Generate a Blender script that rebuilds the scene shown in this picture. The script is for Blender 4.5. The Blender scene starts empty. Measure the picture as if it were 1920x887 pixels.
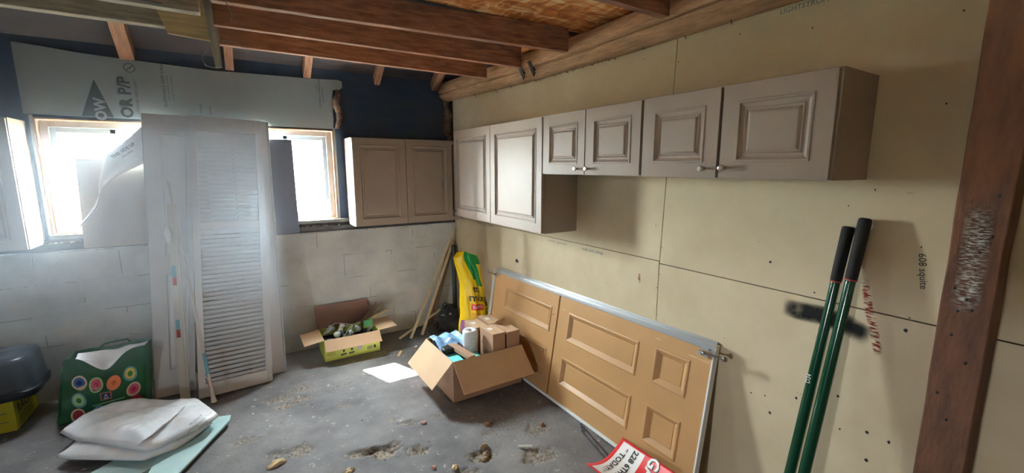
import bpy, math, random
from mathutils import Vector as V, Matrix, noise
random.seed(7)
C = bpy.context.scene.collection
S = bpy.context.scene
pi = math.pi

# ------------------------------------------------------------------ camera
cam = bpy.data.cameras.new('camera'); co = bpy.data.objects.new('camera', cam); C.objects.link(co)
cam.sensor_width = 36; cam.lens = 808/1920*36; cam.clip_start = .02
co.location = (0, 0, 1.70)
co.rotation_euler = (math.radians(90-9.07), 0, math.radians(-32.39))
S.camera = co
# ------------------------------------------------------------------ world, sun, exposure
S.view_settings.view_transform = 'Standard'; S.view_settings.look = 'None'
S.view_settings.gamma = 1; S.view_settings.use_curve_mapping = False
S.view_settings.exposure = 1.75
S.cycles.max_bounces = 10; S.cycles.diffuse_bounces = 6; S.cycles.transparent_max_bounces = 12
S.cycles.volume_bounces = 0
S.cycles.sample_clamp_indirect = 6
S.cycles.use_denoising = True
SKY = 95.0; SUN = 520.0; HAZE = 0.125
w = bpy.data.worlds.new('sky'); S.world = w; w.use_nodes = True
bg = w.node_tree.nodes['Background']; bg.inputs[0].default_value = (.90, .95, 1.0, 1); bg.inputs[1].default_value = SKY
sl = bpy.data.lights.new('sun', 'SUN'); so = bpy.data.objects.new('sun', sl); C.objects.link(so)
sl.energy = SUN; sl.angle = .009; sl.color = (1, .95, .86)
so.rotation_euler = V((.25, -.60, -1.0)).to_track_quat('-Z', 'Y').to_euler()
def portal(name, loc, rot, sx, sy):
    l = bpy.data.lights.new(name, 'AREA'); o = bpy.data.objects.new(name, l); C.objects.link(o)
    l.shape = 'RECTANGLE'; l.size = sx; l.size_y = sy; o.location = loc; o.rotation_euler = rot
    l.cycles.is_portal = True
portal('opening_portal', (.40, 4.52, 1.63), (-pi/2, 0, 0), .84, .88)
portal('opening_portal', (-.75, 4.52, 1.63), (-pi/2, 0, 0), .84, .88)
portal('opening_portal', (-3.12, .4, 1.06), (0, -pi/2, 0), .22, .32)  # small opening added in the unseen left wall for fill light

# ------------------------------------------------------------------ materials
def mat(name, c1, rough=.6, c2=None, scale=6, stretch=(1, 1, 1), bump=0., metal=0., detail=6, lo=.35, hi=.65, bscale=None, spec=.5):
    m = bpy.data.materials.new(name); m.use_nodes = True; nt = m.node_tree; N = nt.nodes; L = nt.links
    b = N['Principled BSDF']; b.inputs['Base Color'].default_value = (*c1, 1); b.inputs['Roughness'].default_value = rough
    b.inputs['Metallic'].default_value = metal; b.inputs['Specular IOR Level'].default_value = spec
    tc = N.new('ShaderNodeTexCoord'); mp = N.new('ShaderNodeMapping'); mp.inputs['Scale'].default_value = stretch
    L.new(tc.outputs['Object'], mp.inputs[0])
    m['mp'] = mp.name
    if c2 is not None:
        n = N.new('ShaderNodeTexNoise'); n.inputs['Scale'].default_value = scale; n.inputs['Detail'].default_value = detail
        n.inputs['Roughness'].default_value = .62
        L.new(mp.outputs[0], n.inputs[0])
        r = N.new('ShaderNodeValToRGB'); r.color_ramp.elements[0].position = lo; r.color_ramp.elements[1].position = hi
        r.color_ramp.elements[0].color = (*c1, 1); r.color_ramp.elements[1].color = (*c2, 1)
        L.new(n.outputs[0], r.inputs[0]); L.new(r.outputs[0], b.inputs['Base Color'])
    if bump:
        n2 = N.new('ShaderNodeTexNoise'); n2.inputs['Scale'].default_value = bscale or scale*4; n2.inputs['Detail'].default_value = 5
        L.new(mp.outputs[0], n2.inputs[0])
        bp = N.new('ShaderNodeBump'); bp.inputs['Strength'].default_value = bump; bp.inputs['Distance'].default_value = .01
        L.new(n2.outputs[0], bp.inputs['Height']); L.new(bp.outputs[0], b.inputs['Normal'])
    return m
def hx(r, g, b):
    f = lambda c: ((c/255+.055)/1.055)**2.4 if c > 10 else c/255/12.92
    return (f(r), f(g), f(b))
M = {}
M['drywall'] = mat('drywall', hx(206, 191, 160), .9, hx(190, 174, 143), 2.2, bump=.05, bscale=120)
M['backing'] = mat('dark_backing', hx(30, 24, 20), .9)
M['foam'] = mat('rigid_foam', hx(206, 224, 232), .6, hx(198, 216, 226), 2.5, bump=.04)
M['tarpaper'] = mat('tar_paper', hx(56, 76, 106), .8, hx(70, 82, 102), 4, (1, 1, 3), bump=.15)
M['darkboard'] = mat('dark_roof_board', hx(70, 72, 82), .85, hx(92, 84, 84), 5, (1, 6, 8), bump=.2)
M['plate'] = mat('sill_wood', hx(62, 62, 66), .8, hx(92, 92, 92), 8, (1, 4, 4), bump=.3)
M['sill'] = mat('grey_sill_paint', hx(128, 132, 130), .8, hx(150, 154, 150), 9, (1, 4, 4), bump=.3)
M['joist'] = mat('joist_wood', hx(160, 116, 94), .75, hx(112, 76, 62), 7, (1, 9, 9), bump=.25)
M['joistpale'] = mat('pale_joist_wood', hx(200, 194, 180), .8, hx(150, 144, 134), 7, (1, 9, 9), bump=.3)
M['rafter'] = mat('rafter_wood', hx(190, 140, 108), .75, hx(140, 98, 78), 6, (7, 1, 1), bump=.3)
M['log'] = mat('log_wood', hx(190, 152, 118), .85, hx(136, 104, 78), 5, (8, 1, 8), bump=.6, bscale=12, lo=.3, hi=.7)
M['ply'] = mat('plywood', hx(246, 228, 180), .7, hx(210, 186, 136), 5, (1, 6, 12), bump=.15)
M['greyboard'] = mat('grey_board', hx(190, 194, 188), .8, hx(150, 154, 150), 7, (6, 6, 1), bump=.3)
M['post'] = mat('post_wood', hx(112, 72, 48), .8, hx(72, 46, 34), 5, (4, 4, 1), bump=.22, lo=.3, hi=.7)
M['paintsmear'] = mat('white_smear', hx(170, 165, 155), .8, hx(90, 80, 70), 30, (2, 2, 1), lo=.4, hi=.6)
M['cab'] = mat('taupe_cabinet_paint', hx(160, 146, 134), .48, hx(156, 142, 130), 3, bump=.02, spec=.32)
M['cabdark'] = mat('cabinet_gap', hx(70, 58, 50), .6)
M['nickel'] = mat('brushed_nickel', hx(168, 162, 152), .32, metal=1.)
M['alu'] = mat('aluminium', hx(205, 208, 210), .35, metal=.85)
M['whitemetal'] = mat('white_metal', hx(226, 228, 228), .4)
M['mdf'] = mat('tan_hardboard', hx(192, 150, 100), .45, hx(184, 142, 94), 3, bump=.03)
M['doorwhite'] = mat('white_door_paint', hx(222, 222, 225), .45, hx(212, 212, 215), 2, bump=.04)
M['trimwhite'] = mat('primed_trim', hx(206, 202, 192), .5)
M['vinyl'] = mat('window_vinyl', hx(196, 203, 208), .5)
M['cedar'] = mat('window_shim_wood', hx(200, 160, 124), .7, hx(180, 130, 96), 12, (6, 6, 1))
M['card'] = mat('cardboard', hx(176, 142, 116), .8, hx(168, 134, 108), 4, bump=.05)
M['cardin'] = mat('cardboard_inner', hx(206, 174, 140), .8, hx(198, 166, 132), 4)
M['carddark'] = mat('cardboard_brown', hx(112, 84, 74), .8)
M['greypanel'] = mat('grey_card_panel', hx(176, 166, 156), .8, hx(168, 158, 148), 3)
M['bluegrey'] = mat('blue_grey_panel', hx(128, 136, 156), .8)
M['white'] = mat('white_print', hx(235, 235, 232), .5)
M['whiteplastic'] = mat('white_plastic_film', hx(244, 246, 250), .25, hx(228, 233, 240), 6, bump=.5, bscale=16)
M['teal'] = mat('teal_foam', hx(186, 216, 216), .7, hx(168, 200, 202), 5)
M['teal2'] = mat('teal_foam_bright', hx(120, 232, 236), .6)
M['green'] = mat('green_bag', hx(24, 92, 56), .5, hx(18, 76, 48), 6, bump=.2, bscale=14)
M['black'] = mat('black_rubber', hx(26, 26, 28), .55, bump=.1)
M['softblack'] = mat('black_fabric', hx(30, 30, 34), .9, hx(46, 46, 50), 12, bump=.3)
M['tote'] = mat('dark_tote_plastic', hx(36, 42, 56), .35, hx(30, 36, 48), 4)
M['yellowbox'] = mat('yellow_box_card', hx(196, 190, 44), .6, hx(186, 180, 40), 5)
M['limebox'] = mat('lime_box_card', hx(204, 214, 104), .6, hx(194, 204, 94), 5)
M['yellow'] = mat('yellow_bag_film', hx(246, 208, 20), .35, bump=.15, bscale=18)
M['bggreen'] = mat('green_print', hx(16, 140, 62), .4)
M['red'] = mat('red_print', hx(218, 36, 44), .4)
M['orange'] = mat('orange_print', hx(226, 106, 44), .5)
M['purple'] = mat('purple_print', hx(110, 50, 120), .5)
M['ink'] = mat('black_ink', hx(22, 22, 24), .6)
M['navy'] = mat('navy_print', hx(26, 40, 92), .5)
M['inkgrey'] = mat('grey_ink', hx(88, 104, 116), .7)
M['inkred'] = mat('red_crayon', hx(170, 60, 50), .8)
M['tube'] = mat('dark_green_handle', hx(10, 62, 40), .16)
M['grip'] = mat('black_grip_foam', hx(16, 16, 16), .85, bump=.15, bscale=90)
M['bulb'] = mat('bulb_silver', hx(214, 220, 226), .18, metal=.6)
M['wire'] = mat('grey_wire', hx(150, 154, 158), .45)
M['stick'] = mat('pale_lath', hx(222, 206, 176), .75, hx(198, 180, 150), 8, (6, 6, 1))
M['brownlath'] = mat('brown_board', hx(128, 104, 84), .8, hx(104, 84, 68), 8, (6, 6, 1))
M['blueplastic'] = mat('blue_film', hx(166, 208, 244), .25, hx(128, 178, 230), 12, bump=.4, bscale=30)
M['filmroll'] = mat('clear_film_roll', hx(240, 246, 250), .2, hx(206, 216, 226), 20, (1, 1, 6), bump=.3)
M['label'] = mat('white_label', hx(238, 238, 236), .5)
M['insul'] = mat('torn_insulation', hx(150, 128, 112), .95, hx(84, 66, 60), 14, bump=.8)
M['dirt'] = mat('dirt_crumbs', hx(176, 160, 138), .95, hx(120, 96, 72), 25, bump=.5)
M['chip'] = mat('wood_chip', hx(222, 186, 130), .8)
M['cream'] = mat('cream_flake', hx(224, 204, 166), .8, hx(200, 176, 130), 30)
M['brownleaf'] = mat('brown_leaf', hx(150, 110, 74), .8, hx(110, 74, 50), 30)
M['pinkflake'] = mat('pink_flake', hx(190, 150, 136), .8)
M['soot'] = mat('soot', hx(14, 14, 14), .95)
M['leafgreen'] = mat('leaves', hx(70, 96, 62), .8, hx(100, 120, 80), 6)
M['ground'] = mat('outdoor_ground', hx(205, 196, 178), .95, hx(190, 190, 160), 3)
M['bark'] = mat('bark', hx(80, 66, 54), .9)
for k, c in dict(av_blue=(60, 110, 180), av_dblue=(24, 56, 130), av_pink=(214, 92, 128), av_dpink=(180, 44, 84), av_green=(170, 210, 150), av_yel=(226, 210, 110), av_or=(240, 140, 90), av_dor=(214, 110, 50), av_red=(160, 52, 60), av_cream=(222, 200, 170), av_lb=(110, 170, 190), av_dg=(50, 120, 60)).items():
    M[k] = mat(k, hx(*c), .5)

def nodes(m): return m.node_tree.nodes, m.node_tree.links
def pane_mat():
    m = bpy.data.materials.new('window_glass'); m.use_nodes = True; N, L = nodes(m); N.clear()
    o = N.new('ShaderNodeOutputMaterial'); t = N.new('ShaderNodeBsdfTransparent'); g = N.new('ShaderNodeBsdfGlossy'); g.inputs['Roughness'].default_value = .03
    x = N.new('ShaderNodeMixShader'); x.inputs[0].default_value = .07
    t.inputs[0].default_value = (.94, .97, .96, 1)
    L.new(t.outputs[0], x.inputs[1]); L.new(g.outputs[0], x.inputs[2]); L.new(x.outputs[0], o.inputs[0])
    return m
M['glass'] = pane_mat()
def osb_mat():
    m = mat('osb', hx(190, 120, 60), .8); N, L = nodes(m); b = N['Principled BSDF']; tc = [n for n in N if n.type == 'TEX_COORD'][0]
    outs = []
    for k, (sc, st, rot) in enumerate([(7, (1, 4.2, 1), .4), (9, (4.4, 1, 1), .7), (13, (1, 4., 1), 1.3)]):
        mp = N.new('ShaderNodeMapping'); mp.inputs['Scale'].default_value = st; mp.inputs['Rotation'].default_value = (0, 0, rot)
        n = N.new('ShaderNodeTexNoise'); n.inputs['Scale'].default_value = 3; n.inputs['Detail'].default_value = 2
        mx = N.new('ShaderNodeMixRGB'); mx.inputs[0].default_value = .12
        v = N.new('ShaderNodeTexVoronoi'); v.inputs['Scale'].default_value = sc
        L.new(tc.outputs['Object'], n.inputs[0]); L.new(tc.outputs['Object'], mx.inputs[1]); L.new(n.outputs[1], mx.inputs[2])
        L.new(mx.outputs[0], mp.inputs[0]); L.new(mp.outputs[0], v.inputs[0])
        sp = N.new('ShaderNodeSeparateColor'); L.new(v.outputs['Color'], sp.inputs[0]); outs.append(sp.outputs[0])
    a = N.new('ShaderNodeMath'); a.operation = 'ADD'; L.new(outs[0], a.inputs[0]); L.new(outs[1], a.inputs[1])
    a2 = N.new('ShaderNodeMath'); a2.operation = 'ADD'; L.new(a.outputs[0], a2.inputs[0]); L.new(outs[2], a2.inputs[1])
    d = N.new('ShaderNodeMath'); d.operation = 'DIVIDE'; d.inputs[1].default_value = 3; L.new(a2.outputs[0], d.inputs[0])
    r = N.new('ShaderNodeValToRGB'); e = r.color_ramp.elements
    e[0].position = .2; e[0].color = (*hx(170, 98, 44), 1); e[1].position = .85; e[1].color = (*hx(255, 236, 180), 1)
    q = e.new(.5); q.color = (*hx(228, 150, 76), 1)
    L.new(d.outputs[0], r.inputs[0]); L.new(r.outputs[0], b.inputs['Base Color'])
    bp = N.new('ShaderNodeBump'); bp.inputs['Strength'].default_value = .3; bp.inputs['Distance'].default_value = .004
    L.new(d.outputs[0], bp.inputs['Height']); L.new(bp.outputs[0], b.inputs['Normal'])
    return m
M['osb'] = osb_mat()
def block_mat():
    m = mat('painted_block', hx(214, 215, 214), .75, hx(188, 190, 191), 3.0, bump=0); N, L = nodes(m); b = N['Principled BSDF']
    tc = [n for n in N if n.type == 'TEX_COORD'][0]
    sp = N.new('ShaderNodeSeparateXYZ'); L.new(tc.outputs['Object'], sp.inputs[0])
    cb = N.new('ShaderNodeCombineXYZ'); L.new(sp.outputs[0], cb.inputs[0]); L.new(sp.outputs[2], cb.inputs[1])
    n = N.new('ShaderNodeTexNoise'); n.inputs['Scale'].default_value = 7; n.inputs['Detail'].default_value = 4
    L.new(tc.outputs['Object'], n.inputs[0])
    mx = N.new('ShaderNodeMixRGB'); mx.blend_type = 'ADD'; mx.inputs[0].default_value = .014; L.new(cb.outputs[0], mx.inputs[1]); L.new(n.outputs[1], mx.inputs[2])
    mp = N.new('ShaderNodeMapping'); mp.inputs['Location'].default_value = (.10, .04, 0); L.new(mx.outputs[0], mp.inputs[0])
    br = N.new('ShaderNodeTexBrick'); br.inputs['Scale'].default_value = 1; br.inputs['Mortar Size'].default_value = .005; br.inputs['Mortar Smooth'].default_value = .6
    br.inputs['Brick Width'].default_value = .46; br.inputs['Row Height'].default_value = .23
    L.new(mp.outputs[0], br.inputs[0])
    n2 = N.new('ShaderNodeTexNoise'); n2.inputs['Scale'].default_value = 60; n2.inputs['Detail'].default_value = 4; L.new(tc.outputs['Object'], n2.inputs[0])
    ad = N.new('ShaderNodeMath'); ad.operation = 'MULTIPLY_ADD'; ad.inputs[1].default_value = -2.2; L.new(br.outputs['Fac'], ad.inputs[0]); L.new(n2.outputs[0], ad.inputs[2])
    bp = N.new('ShaderNodeBump'); bp.inputs['Strength'].default_value = .3; bp.inputs['Distance'].default_value = .006
    L.new(ad.outputs[0], bp.inputs['Height']); L.new(bp.outputs[0], b.inputs['Normal'])
    # broken dark mortar cracks
    n3 = N.new('ShaderNodeTexNoise'); n3.inputs['Scale'].default_value = 5; n3.inputs['Detail'].default_value = 3; L.new(tc.outputs['Object'], n3.inputs[0])
    g = N.new('ShaderNodeMath'); g.operation = 'GREATER_THAN'; g.inputs[1].default_value = .56; L.new(n3.outputs[0], g.inputs[0])
    ml = N.new('ShaderNodeMath'); ml.operation = 'MULTIPLY'; L.new(g.outputs[0], ml.inputs[0]); L.new(br.outputs['Fac'], ml.inputs[1])
    ml2 = N.new('ShaderNodeMath'); ml2.operation = 'MULTIPLY'; ml2.inputs[1].default_value = .4; L.new(ml.outputs[0], ml2.inputs[0])
    c = N.new('ShaderNodeMixRGB'); c.inputs[2].default_value = (*hx(70, 66, 64), 1)
    src = b.inputs['Base Color'].links[0].from_socket
    L.new(ml2.outputs[0], c.inputs[0]); L.new(src, c.inputs[1]); L.new(c.outputs[0], b.inputs['Base Color'])
    return m
M['block'] = block_mat()
def floor_mat():
    m = mat('concrete_floor', hx(132, 130, 130), .8, hx(88, 86, 88), 1.8, bump=.5, bscale=45, detail=9, lo=.36, hi=.66); N, L = nodes(m); b = N['Principled BSDF']
    tc = [n for n in N if n.type == 'TEX_COORD'][0]
    src = b.inputs['Base Color'].links[0].from_socket
    n = N.new('ShaderNodeTexNoise'); n.inputs['Scale'].default_value = 14; n.inputs['Detail'].default_value = 8; n.inputs['Roughness'].default_value = .75; L.new(tc.outputs['Object'], n.inputs[0])
    r = N.new('ShaderNodeValToRGB'); r.color_ramp.elements[0].position = .60; r.color_ramp.elements[1].position = .70; L.new(n.outputs[0], r.inputs[0])
    c = N.new('ShaderNodeMixRGB'); c.inputs[2].default_value = (*hx(196, 192, 184), 1); L.new(r.outputs[0], c.inputs[0]); L.new(src, c.inputs[1])
    r2 = N.new('ShaderNodeValToRGB'); r2.color_ramp.elements[0].position = .30; r2.color_ramp.elements[1].position = .40
    r2.color_ramp.elements[0].color = (.7, .7, .7, 1); r2.color_ramp.elements[1].color = (0, 0, 0, 1); L.new(n.outputs[0], r2.inputs[0])
    c3 = N.new('ShaderNodeMixRGB'); c3.inputs[2].default_value = (*hx(86, 80, 76), 1); L.new(r2.outputs[0], c3.inputs[0]); L.new(c.outputs[0], c3.inputs[1])
    at = N.new('ShaderNodeAttribute'); at.attribute_name = 'dirt'
    n4 = N.new('ShaderNodeTexNoise'); n4.inputs['Scale'].default_value = 60; n4.inputs['Detail'].default_value = 4; L.new(tc.outputs['Object'], n4.inputs[0])
    r4 = N.new('ShaderNodeValToRGB'); r4.color_ramp.elements[0].position = .4; r4.color_ramp.elements[1].position = .6
    r4.color_ramp.elements[0].color = (*hx(84, 70, 56), 1); r4.color_ramp.elements[1].color = (*hx(162, 148, 126), 1); L.new(n4.outputs[0], r4.inputs[0])
    c2 = N.new('ShaderNodeMixRGB'); L.new(at.outputs['Fac'], c2.inputs[0]); L.new(c3.outputs[0], c2.inputs[1]); L.new(r4.outputs[0], c2.inputs[2])
    L.new(c2.outputs[0], b.inputs['Base Color'])
    return m
M['floor'] = floor_mat()
def smudge_mat(name, col, dens=1., nscale=9, scratch=False):
    m = bpy.data.materials.new(name); m.use_nodes = True; N, L = nodes(m); b = N['Principled BSDF']; o = N['Material Output']
    b.inputs['Base Color'].default_value = (*col, 1); b.inputs['Roughness'].default_value = .95
    tc = N.new('ShaderNodeTexCoord'); at = N.new('ShaderNodeAttribute'); at.attribute_name = 'soft'
    n = N.new('ShaderNodeTexNoise'); n.inputs['Scale'].default_value = nscale; n.inputs['Detail'].default_value = 6
    mp = N.new('ShaderNodeMapping'); mp.inputs['Scale'].default_value = (1, 1, 5) if scratch else (1, 1, 1)
    L.new(tc.outputs['Object'], mp.inputs[0]); L.new(mp.outputs[0], n.inputs[0])
    r = N.new('ShaderNodeMapRange'); r.inputs[1].default_value = .45 if scratch else .25; r.inputs[2].default_value = .6 if scratch else .6; L.new(n.outputs[0], r.inputs[0])
    ml = N.new('ShaderNodeMath'); ml.operation = 'MULTIPLY'; L.new(at.outputs['Fac'], ml.inputs[0]); L.new(r.outputs[0], ml.inputs[1])
    m2 = N.new('ShaderNodeMath'); m2.operation = 'MULTIPLY'; m2.inputs[1].default_value = dens; m2.use_clamp = True; L.new(ml.outputs[0], m2.inputs[0])
    t = N.new('ShaderNodeBsdfTransparent'); x = N.new('ShaderNodeMixShader')
    L.new(m2.outputs[0], x.inputs[0]); L.new(t.outputs[0], x.inputs[1]); L.new(b.outputs[0], x.inputs[2]); L.new(x.outputs[0], o.inputs[0])
    return m
M['smudge'] = smudge_mat('soot_smudge', hx(14, 16, 14), 1.5)
M['redscratch'] = smudge_mat('red_scratch', hx(128, 44, 32), 1.5, 45, True)
M['whitescratch'] = smudge_mat('white_scratch', hx(190, 186, 178), 1.0, 50, True)

# ------------------------------------------------------------------ mesh builder
ID = lambda p: p
class MB:
    def __init__(s): s.v = []; s.f = []; s.mi = []; s.cur = 0; s.sm = []; s.smooth = False; s.att = {}
    def add(s, vs, fs, smooth=None):
        b = len(s.v); s.v += [V(p) for p in vs]
        for f in fs: s.f.append([b+i for i in f]); s.mi.append(s.cur); s.sm.append(s.smooth if smooth is None else smooth)
    def box(s, a, b, fr=None):
        x0, y0, z0 = a; x1, y1, z1 = b; fr = fr or V
        vs = [fr((x, y, z)) for z in (z0, z1) for y in (y0, y1) for x in (x0, x1)]
        s.add(vs, [(0, 2, 3, 1), (4, 5, 7, 6), (0, 1, 5, 4), (2, 6, 7, 3), (0, 4, 6, 2), (1, 3, 7, 5)]); return s
    def bar(s, p, q, w, h, up=(0, 0, 1)):
        p = V(p); q = V(q); d = (q-p).normalized(); up = V(up); a = d.cross(up)
        if a.length < 1e-4: a = d.cross(V((0, 1, 0)))
        a.normalize(); c = a.cross(d)
        L = (q-p).length
        return s.box((0, -w/2, -h/2), (L, w/2, h/2), lambda t: p+d*t[0]+a*t[1]+c*t[2])
    def tube(s, pts, r, n=12, caps=True, sm=True):
        pts = [V(p) for p in pts]; rs = r if isinstance(r, (list, tuple)) else [r]*len(pts)
        vs = []; fs = []; pa = None
        for i, p in enumerate(pts):
            d = (pts[min(i+1, len(pts)-1)]-pts[max(i-1, 0)]).normalized()
            if pa is None:
                pa = d.orthogonal().normalized()
            pa = (pa-d*pa.dot(d)).normalized(); pb = d.cross(pa)
            for k in range(n):
                t = 2*pi*k/n; vs.append(p+pa*math.cos(t)*rs[i]+pb*math.sin(t)*rs[i])
        for i in range(len(pts)-1):
            for k in range(n):
                k2 = (k+1) % n; fs.append((i*n+k, i*n+k2, (i+1)*n+k2, (i+1)*n+k))
        s.add(vs, fs, sm)
        if caps:
            s.add(vs[:n], [tuple(range(n))[::-1]], False); s.add(vs[-n:], [tuple(range(n))], False)
        return s
    def lathe(s, o, ax, prof, n=16):
        o = V(o); ax = V(ax).normalized(); pa = ax.orthogonal().normalized(); pb = ax.cross(pa)
        vs = []; fs = []
        for h, r in prof:
            for k in range(n):
                t = 2*pi*k/n; vs.append(o+ax*h+(pa*math.cos(t)+pb*math.sin(t))*r)
        for i in range(len(prof)-1):
            for k in range(n):
                k2 = (k+1) % n; fs.append((i*n+k, i*n+k2, (i+1)*n+k2, (i+1)*n+k))
        s.add(vs, fs, True); return s
    def prism(s, poly, d, fr=None):
        """poly: 3d points of one face, d: vector to the other face"""
        poly = [V(p) for p in poly]; n = len(poly); d = V(d)
        vs = poly+[p+d for p in poly]
        s.add(vs, [tuple(range(n))[::-1], tuple(range(n, 2*n))]+[(i, (i+1) % n, n+(i+1) % n, n+i) for i in range(n)]); return s
    def surf(s, fn, nu, nv, smooth=True, wrap=False):
        vs = [fn(i/nu, j/nv) for j in range(nv+1) for i in range(nu+1)]
        fs = [(j*(nu+1)+i, j*(nu+1)+i+1, (j+1)*(nu+1)+i+1, (j+1)*(nu+1)+i) for j in range(nv) for i in range(nu)]
        s.add(vs, fs, smooth); return s
    def text(s, t, o, u, v, size, center=True, off=0.):
        cu = bpy.data.curves.new('t', 'FONT'); cu.body = t; cu.size = size; cu.resolution_u = 2
        cu.offset = off
        if center: cu.align_x = 'CENTER'; cu.align_y = 'CENTER'
        ob = bpy.data.objects.new('t', cu); me = ob.to_mesh()
        o = V(o); u = V(u); v = V(v)
        s.add([o+u*p.co.x+v*p.co.y for p in me.vertices], [tuple(p.vertices) for p in me.polygons], False)
        ob.to_mesh_clear(); bpy.data.objects.remove(ob); bpy.data.curves.remove(cu); return s
    def build(s, name, mats, parent=None, bevel=0, merge=False, solid=0, sub=0):
        me = bpy.data.meshes.new(name); o = V((0, 0, 0)) if parent is None else V(parent.get('_org', (0, 0, 0)))
        me.from_pydata([p-o for p in s.v], [], s.f); me.update()
        for m in (mats if isinstance(mats, list) else [mats]): me.materials.append(m)
        for i, p in enumerate(me.polygons): p.material_index = s.mi[i]; p.use_smooth = s.sm[i]
        for k, vals in s.att.items():
            a = me.attributes.new(k, 'FLOAT', 'POINT'); a.data.foreach_set('value', vals)
        ob = bpy.data.objects.new(name, me); C.objects.link(ob)
        if parent is not None:
            ob.parent = parent
            ob['_org'] = tuple(o)
        if merge:
            md = ob.modifiers.new('weld', 'WELD'); md.merge_threshold = 1e-5
        if solid:
            md = ob.modifiers.new('solid', 'SOLIDIFY'); md.thickness = solid; md.offset = 0
        if sub:
            md = ob.modifiers.new('sub', 'SUBSURF'); md.levels = sub; md.render_levels = sub
        if bevel:
            md = ob.modifiers.new('bev', 'BEVEL'); md.width = bevel; md.segments = 2; md.limit_method = 'ANGLE'; md.angle_limit = .6
        return ob
def thing(name, label, cat, loc=(0, 0, 0), group=None):
    o = bpy.data.objects.new(name, None); C.objects.link(o); o.location = loc; o['_org'] = tuple(loc); o.empty_display_size = .05
    o['label'] = label; o['category'] = cat
    if group: o['group'] = group
    return o
def tag(o, label, cat, group=None, kind=None):
    o['label'] = label; o['category'] = cat
    if group: o['group'] = group
    if kind: o['kind'] = kind
    return o
def struct(o): o['kind'] = 'structure'; return o
def frame(o, u, v, n):
    o = V(o); u = V(u); v = V(v); n = V(n)
    return lambda p: o+u*p[0]+v*p[1]+n*p[2]
def quadmap(bl, br, tl, tr, W, H):
    """maps (x 0..W, y 0..H, depth toward the viewer) onto a board given by its four front corners"""
    bl, br, tl, tr = map(V, (bl, br, tl, tr)); n = ((br-bl).cross(tl-bl)).normalized()
    def f(p):
        a = p[0]/W; b = p[1]/H
        return bl*(1-a)*(1-b)+br*a*(1-b)+tl*(1-a)*b+tr*a*b+n*p[2]
    return f
def panel_slab(mb, fr, W, H, th, panels, prof, back=True):
    """a board W x H whose front (depth 0) carries moulded panels [(x0,y0,x1,y1)], prof = [(inset, depth)]"""
    xs = sorted({0, W, *[p[0] for p in panels], *[p[2] for p in panels]}); ys = sorted({0, H, *[p[1] for p in panels], *[p[3] for p in panels]})
    for i in range(len(xs)-1):
        for j in range(len(ys)-1):
            cx = (xs[i]+xs[i+1])/2; cy = (ys[j]+ys[j+1])/2
            if any(p[0] < cx < p[2] and p[1] < cy < p[3] for p in panels): continue
            mb.add([fr((xs[i], ys[j], 0)), fr((xs[i+1], ys[j], 0)), fr((xs[i+1], ys[j+1], 0)), fr((xs[i], ys[j+1], 0))], [(0, 1, 2, 3)])
    for x0, y0, x1, y1 in panels:
        ring = []
        for ins, d in prof:
            ring.append([fr((x0+ins, y0+ins, d)), fr((x1-ins, y0+ins, d)), fr((x1-ins, y1-ins, d)), fr((x0+ins, y1-ins, d))])
        for a, b in zip(ring, ring[1:]):
            for k in range(4): mb.add([a[k], a[(k+1) % 4], b[(k+1) % 4], b[k]], [(0, 1, 2, 3)])
        mb.add(ring[-1], [(0, 1, 2, 3)])
    c = [(0, 0), (W, 0), (W, H), (0, H)]
    for k in range(4):
        a, b = c[k], c[(k+1) % 4]
        mb.add([fr((*a, 0)), fr((*b, 0)), fr((*b, -th)), fr((*a, -th))], [(3, 2, 1, 0)])
    mb.add([fr((*p, -th)) for p in c], [(3, 2, 1, 0)])

XR, YB, YU = 1.988, 4.30, 4.36
# ================================================================== STRUCTURE
# floor: fine relief where it is seen
pits = [(.496, 2.49, .055, .9), (.62, 2.43, .075, 1.2), (.70, 2.47, .03, .6), (.847, 2.633, .045, .6), (.767, 2.73, .03, .5), (.16, 3.33, .06, .9), (.14, 3.46, .07, .6), (.28, 3.54, .07, .5),
        (.186, 2.714, .07, .7), (.803, 2.331, .05, .9), (1.064, 2.622, .045, .5), (1.111, 2.074, .07, .9), (1.397, 1.892, .09, .7), (1.54, 2.108, .08, .5), (.272, 3.378, .06, .7), (.95, 1.98, .06, .6),
        (.32, 2.35, .06, .6), (.05, 2.75, .05, .5), (.52, 3.10, .05, .3), (1.25, 2.25, .05, .4), (-.1, 3.0, .06, .5)]
def fh(x, y):
    h = .010*noise.noise(V((x*1.3, y*1.3, 0)))+.004*noise.noise(V((x*7, y*7, 3)))+.0014*noise.noise(V((x*30, y*30, 5)))
    d = 0.
    for px, py, r, s in pits:
        ex = (x-px)*.75+(y-py)*.25; ey = (y-py)*1.1
        q = (ex*ex+ey*ey)/(r*r)
        if q < 4:
            q = math.sqrt(q)*(1+.55*noise.noise(V((x*22+px*9, y*22, 1))))
            k = max(0., 1-q)
            if k > 0:
                k = min(1., k*3.0)
                h -= .018*s*k; h += .016*s*k*noise.noise(V((x*45, y*45, 9)))
                d = max(d, .85*k*min(1, s))
    return h-.004, d
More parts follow.
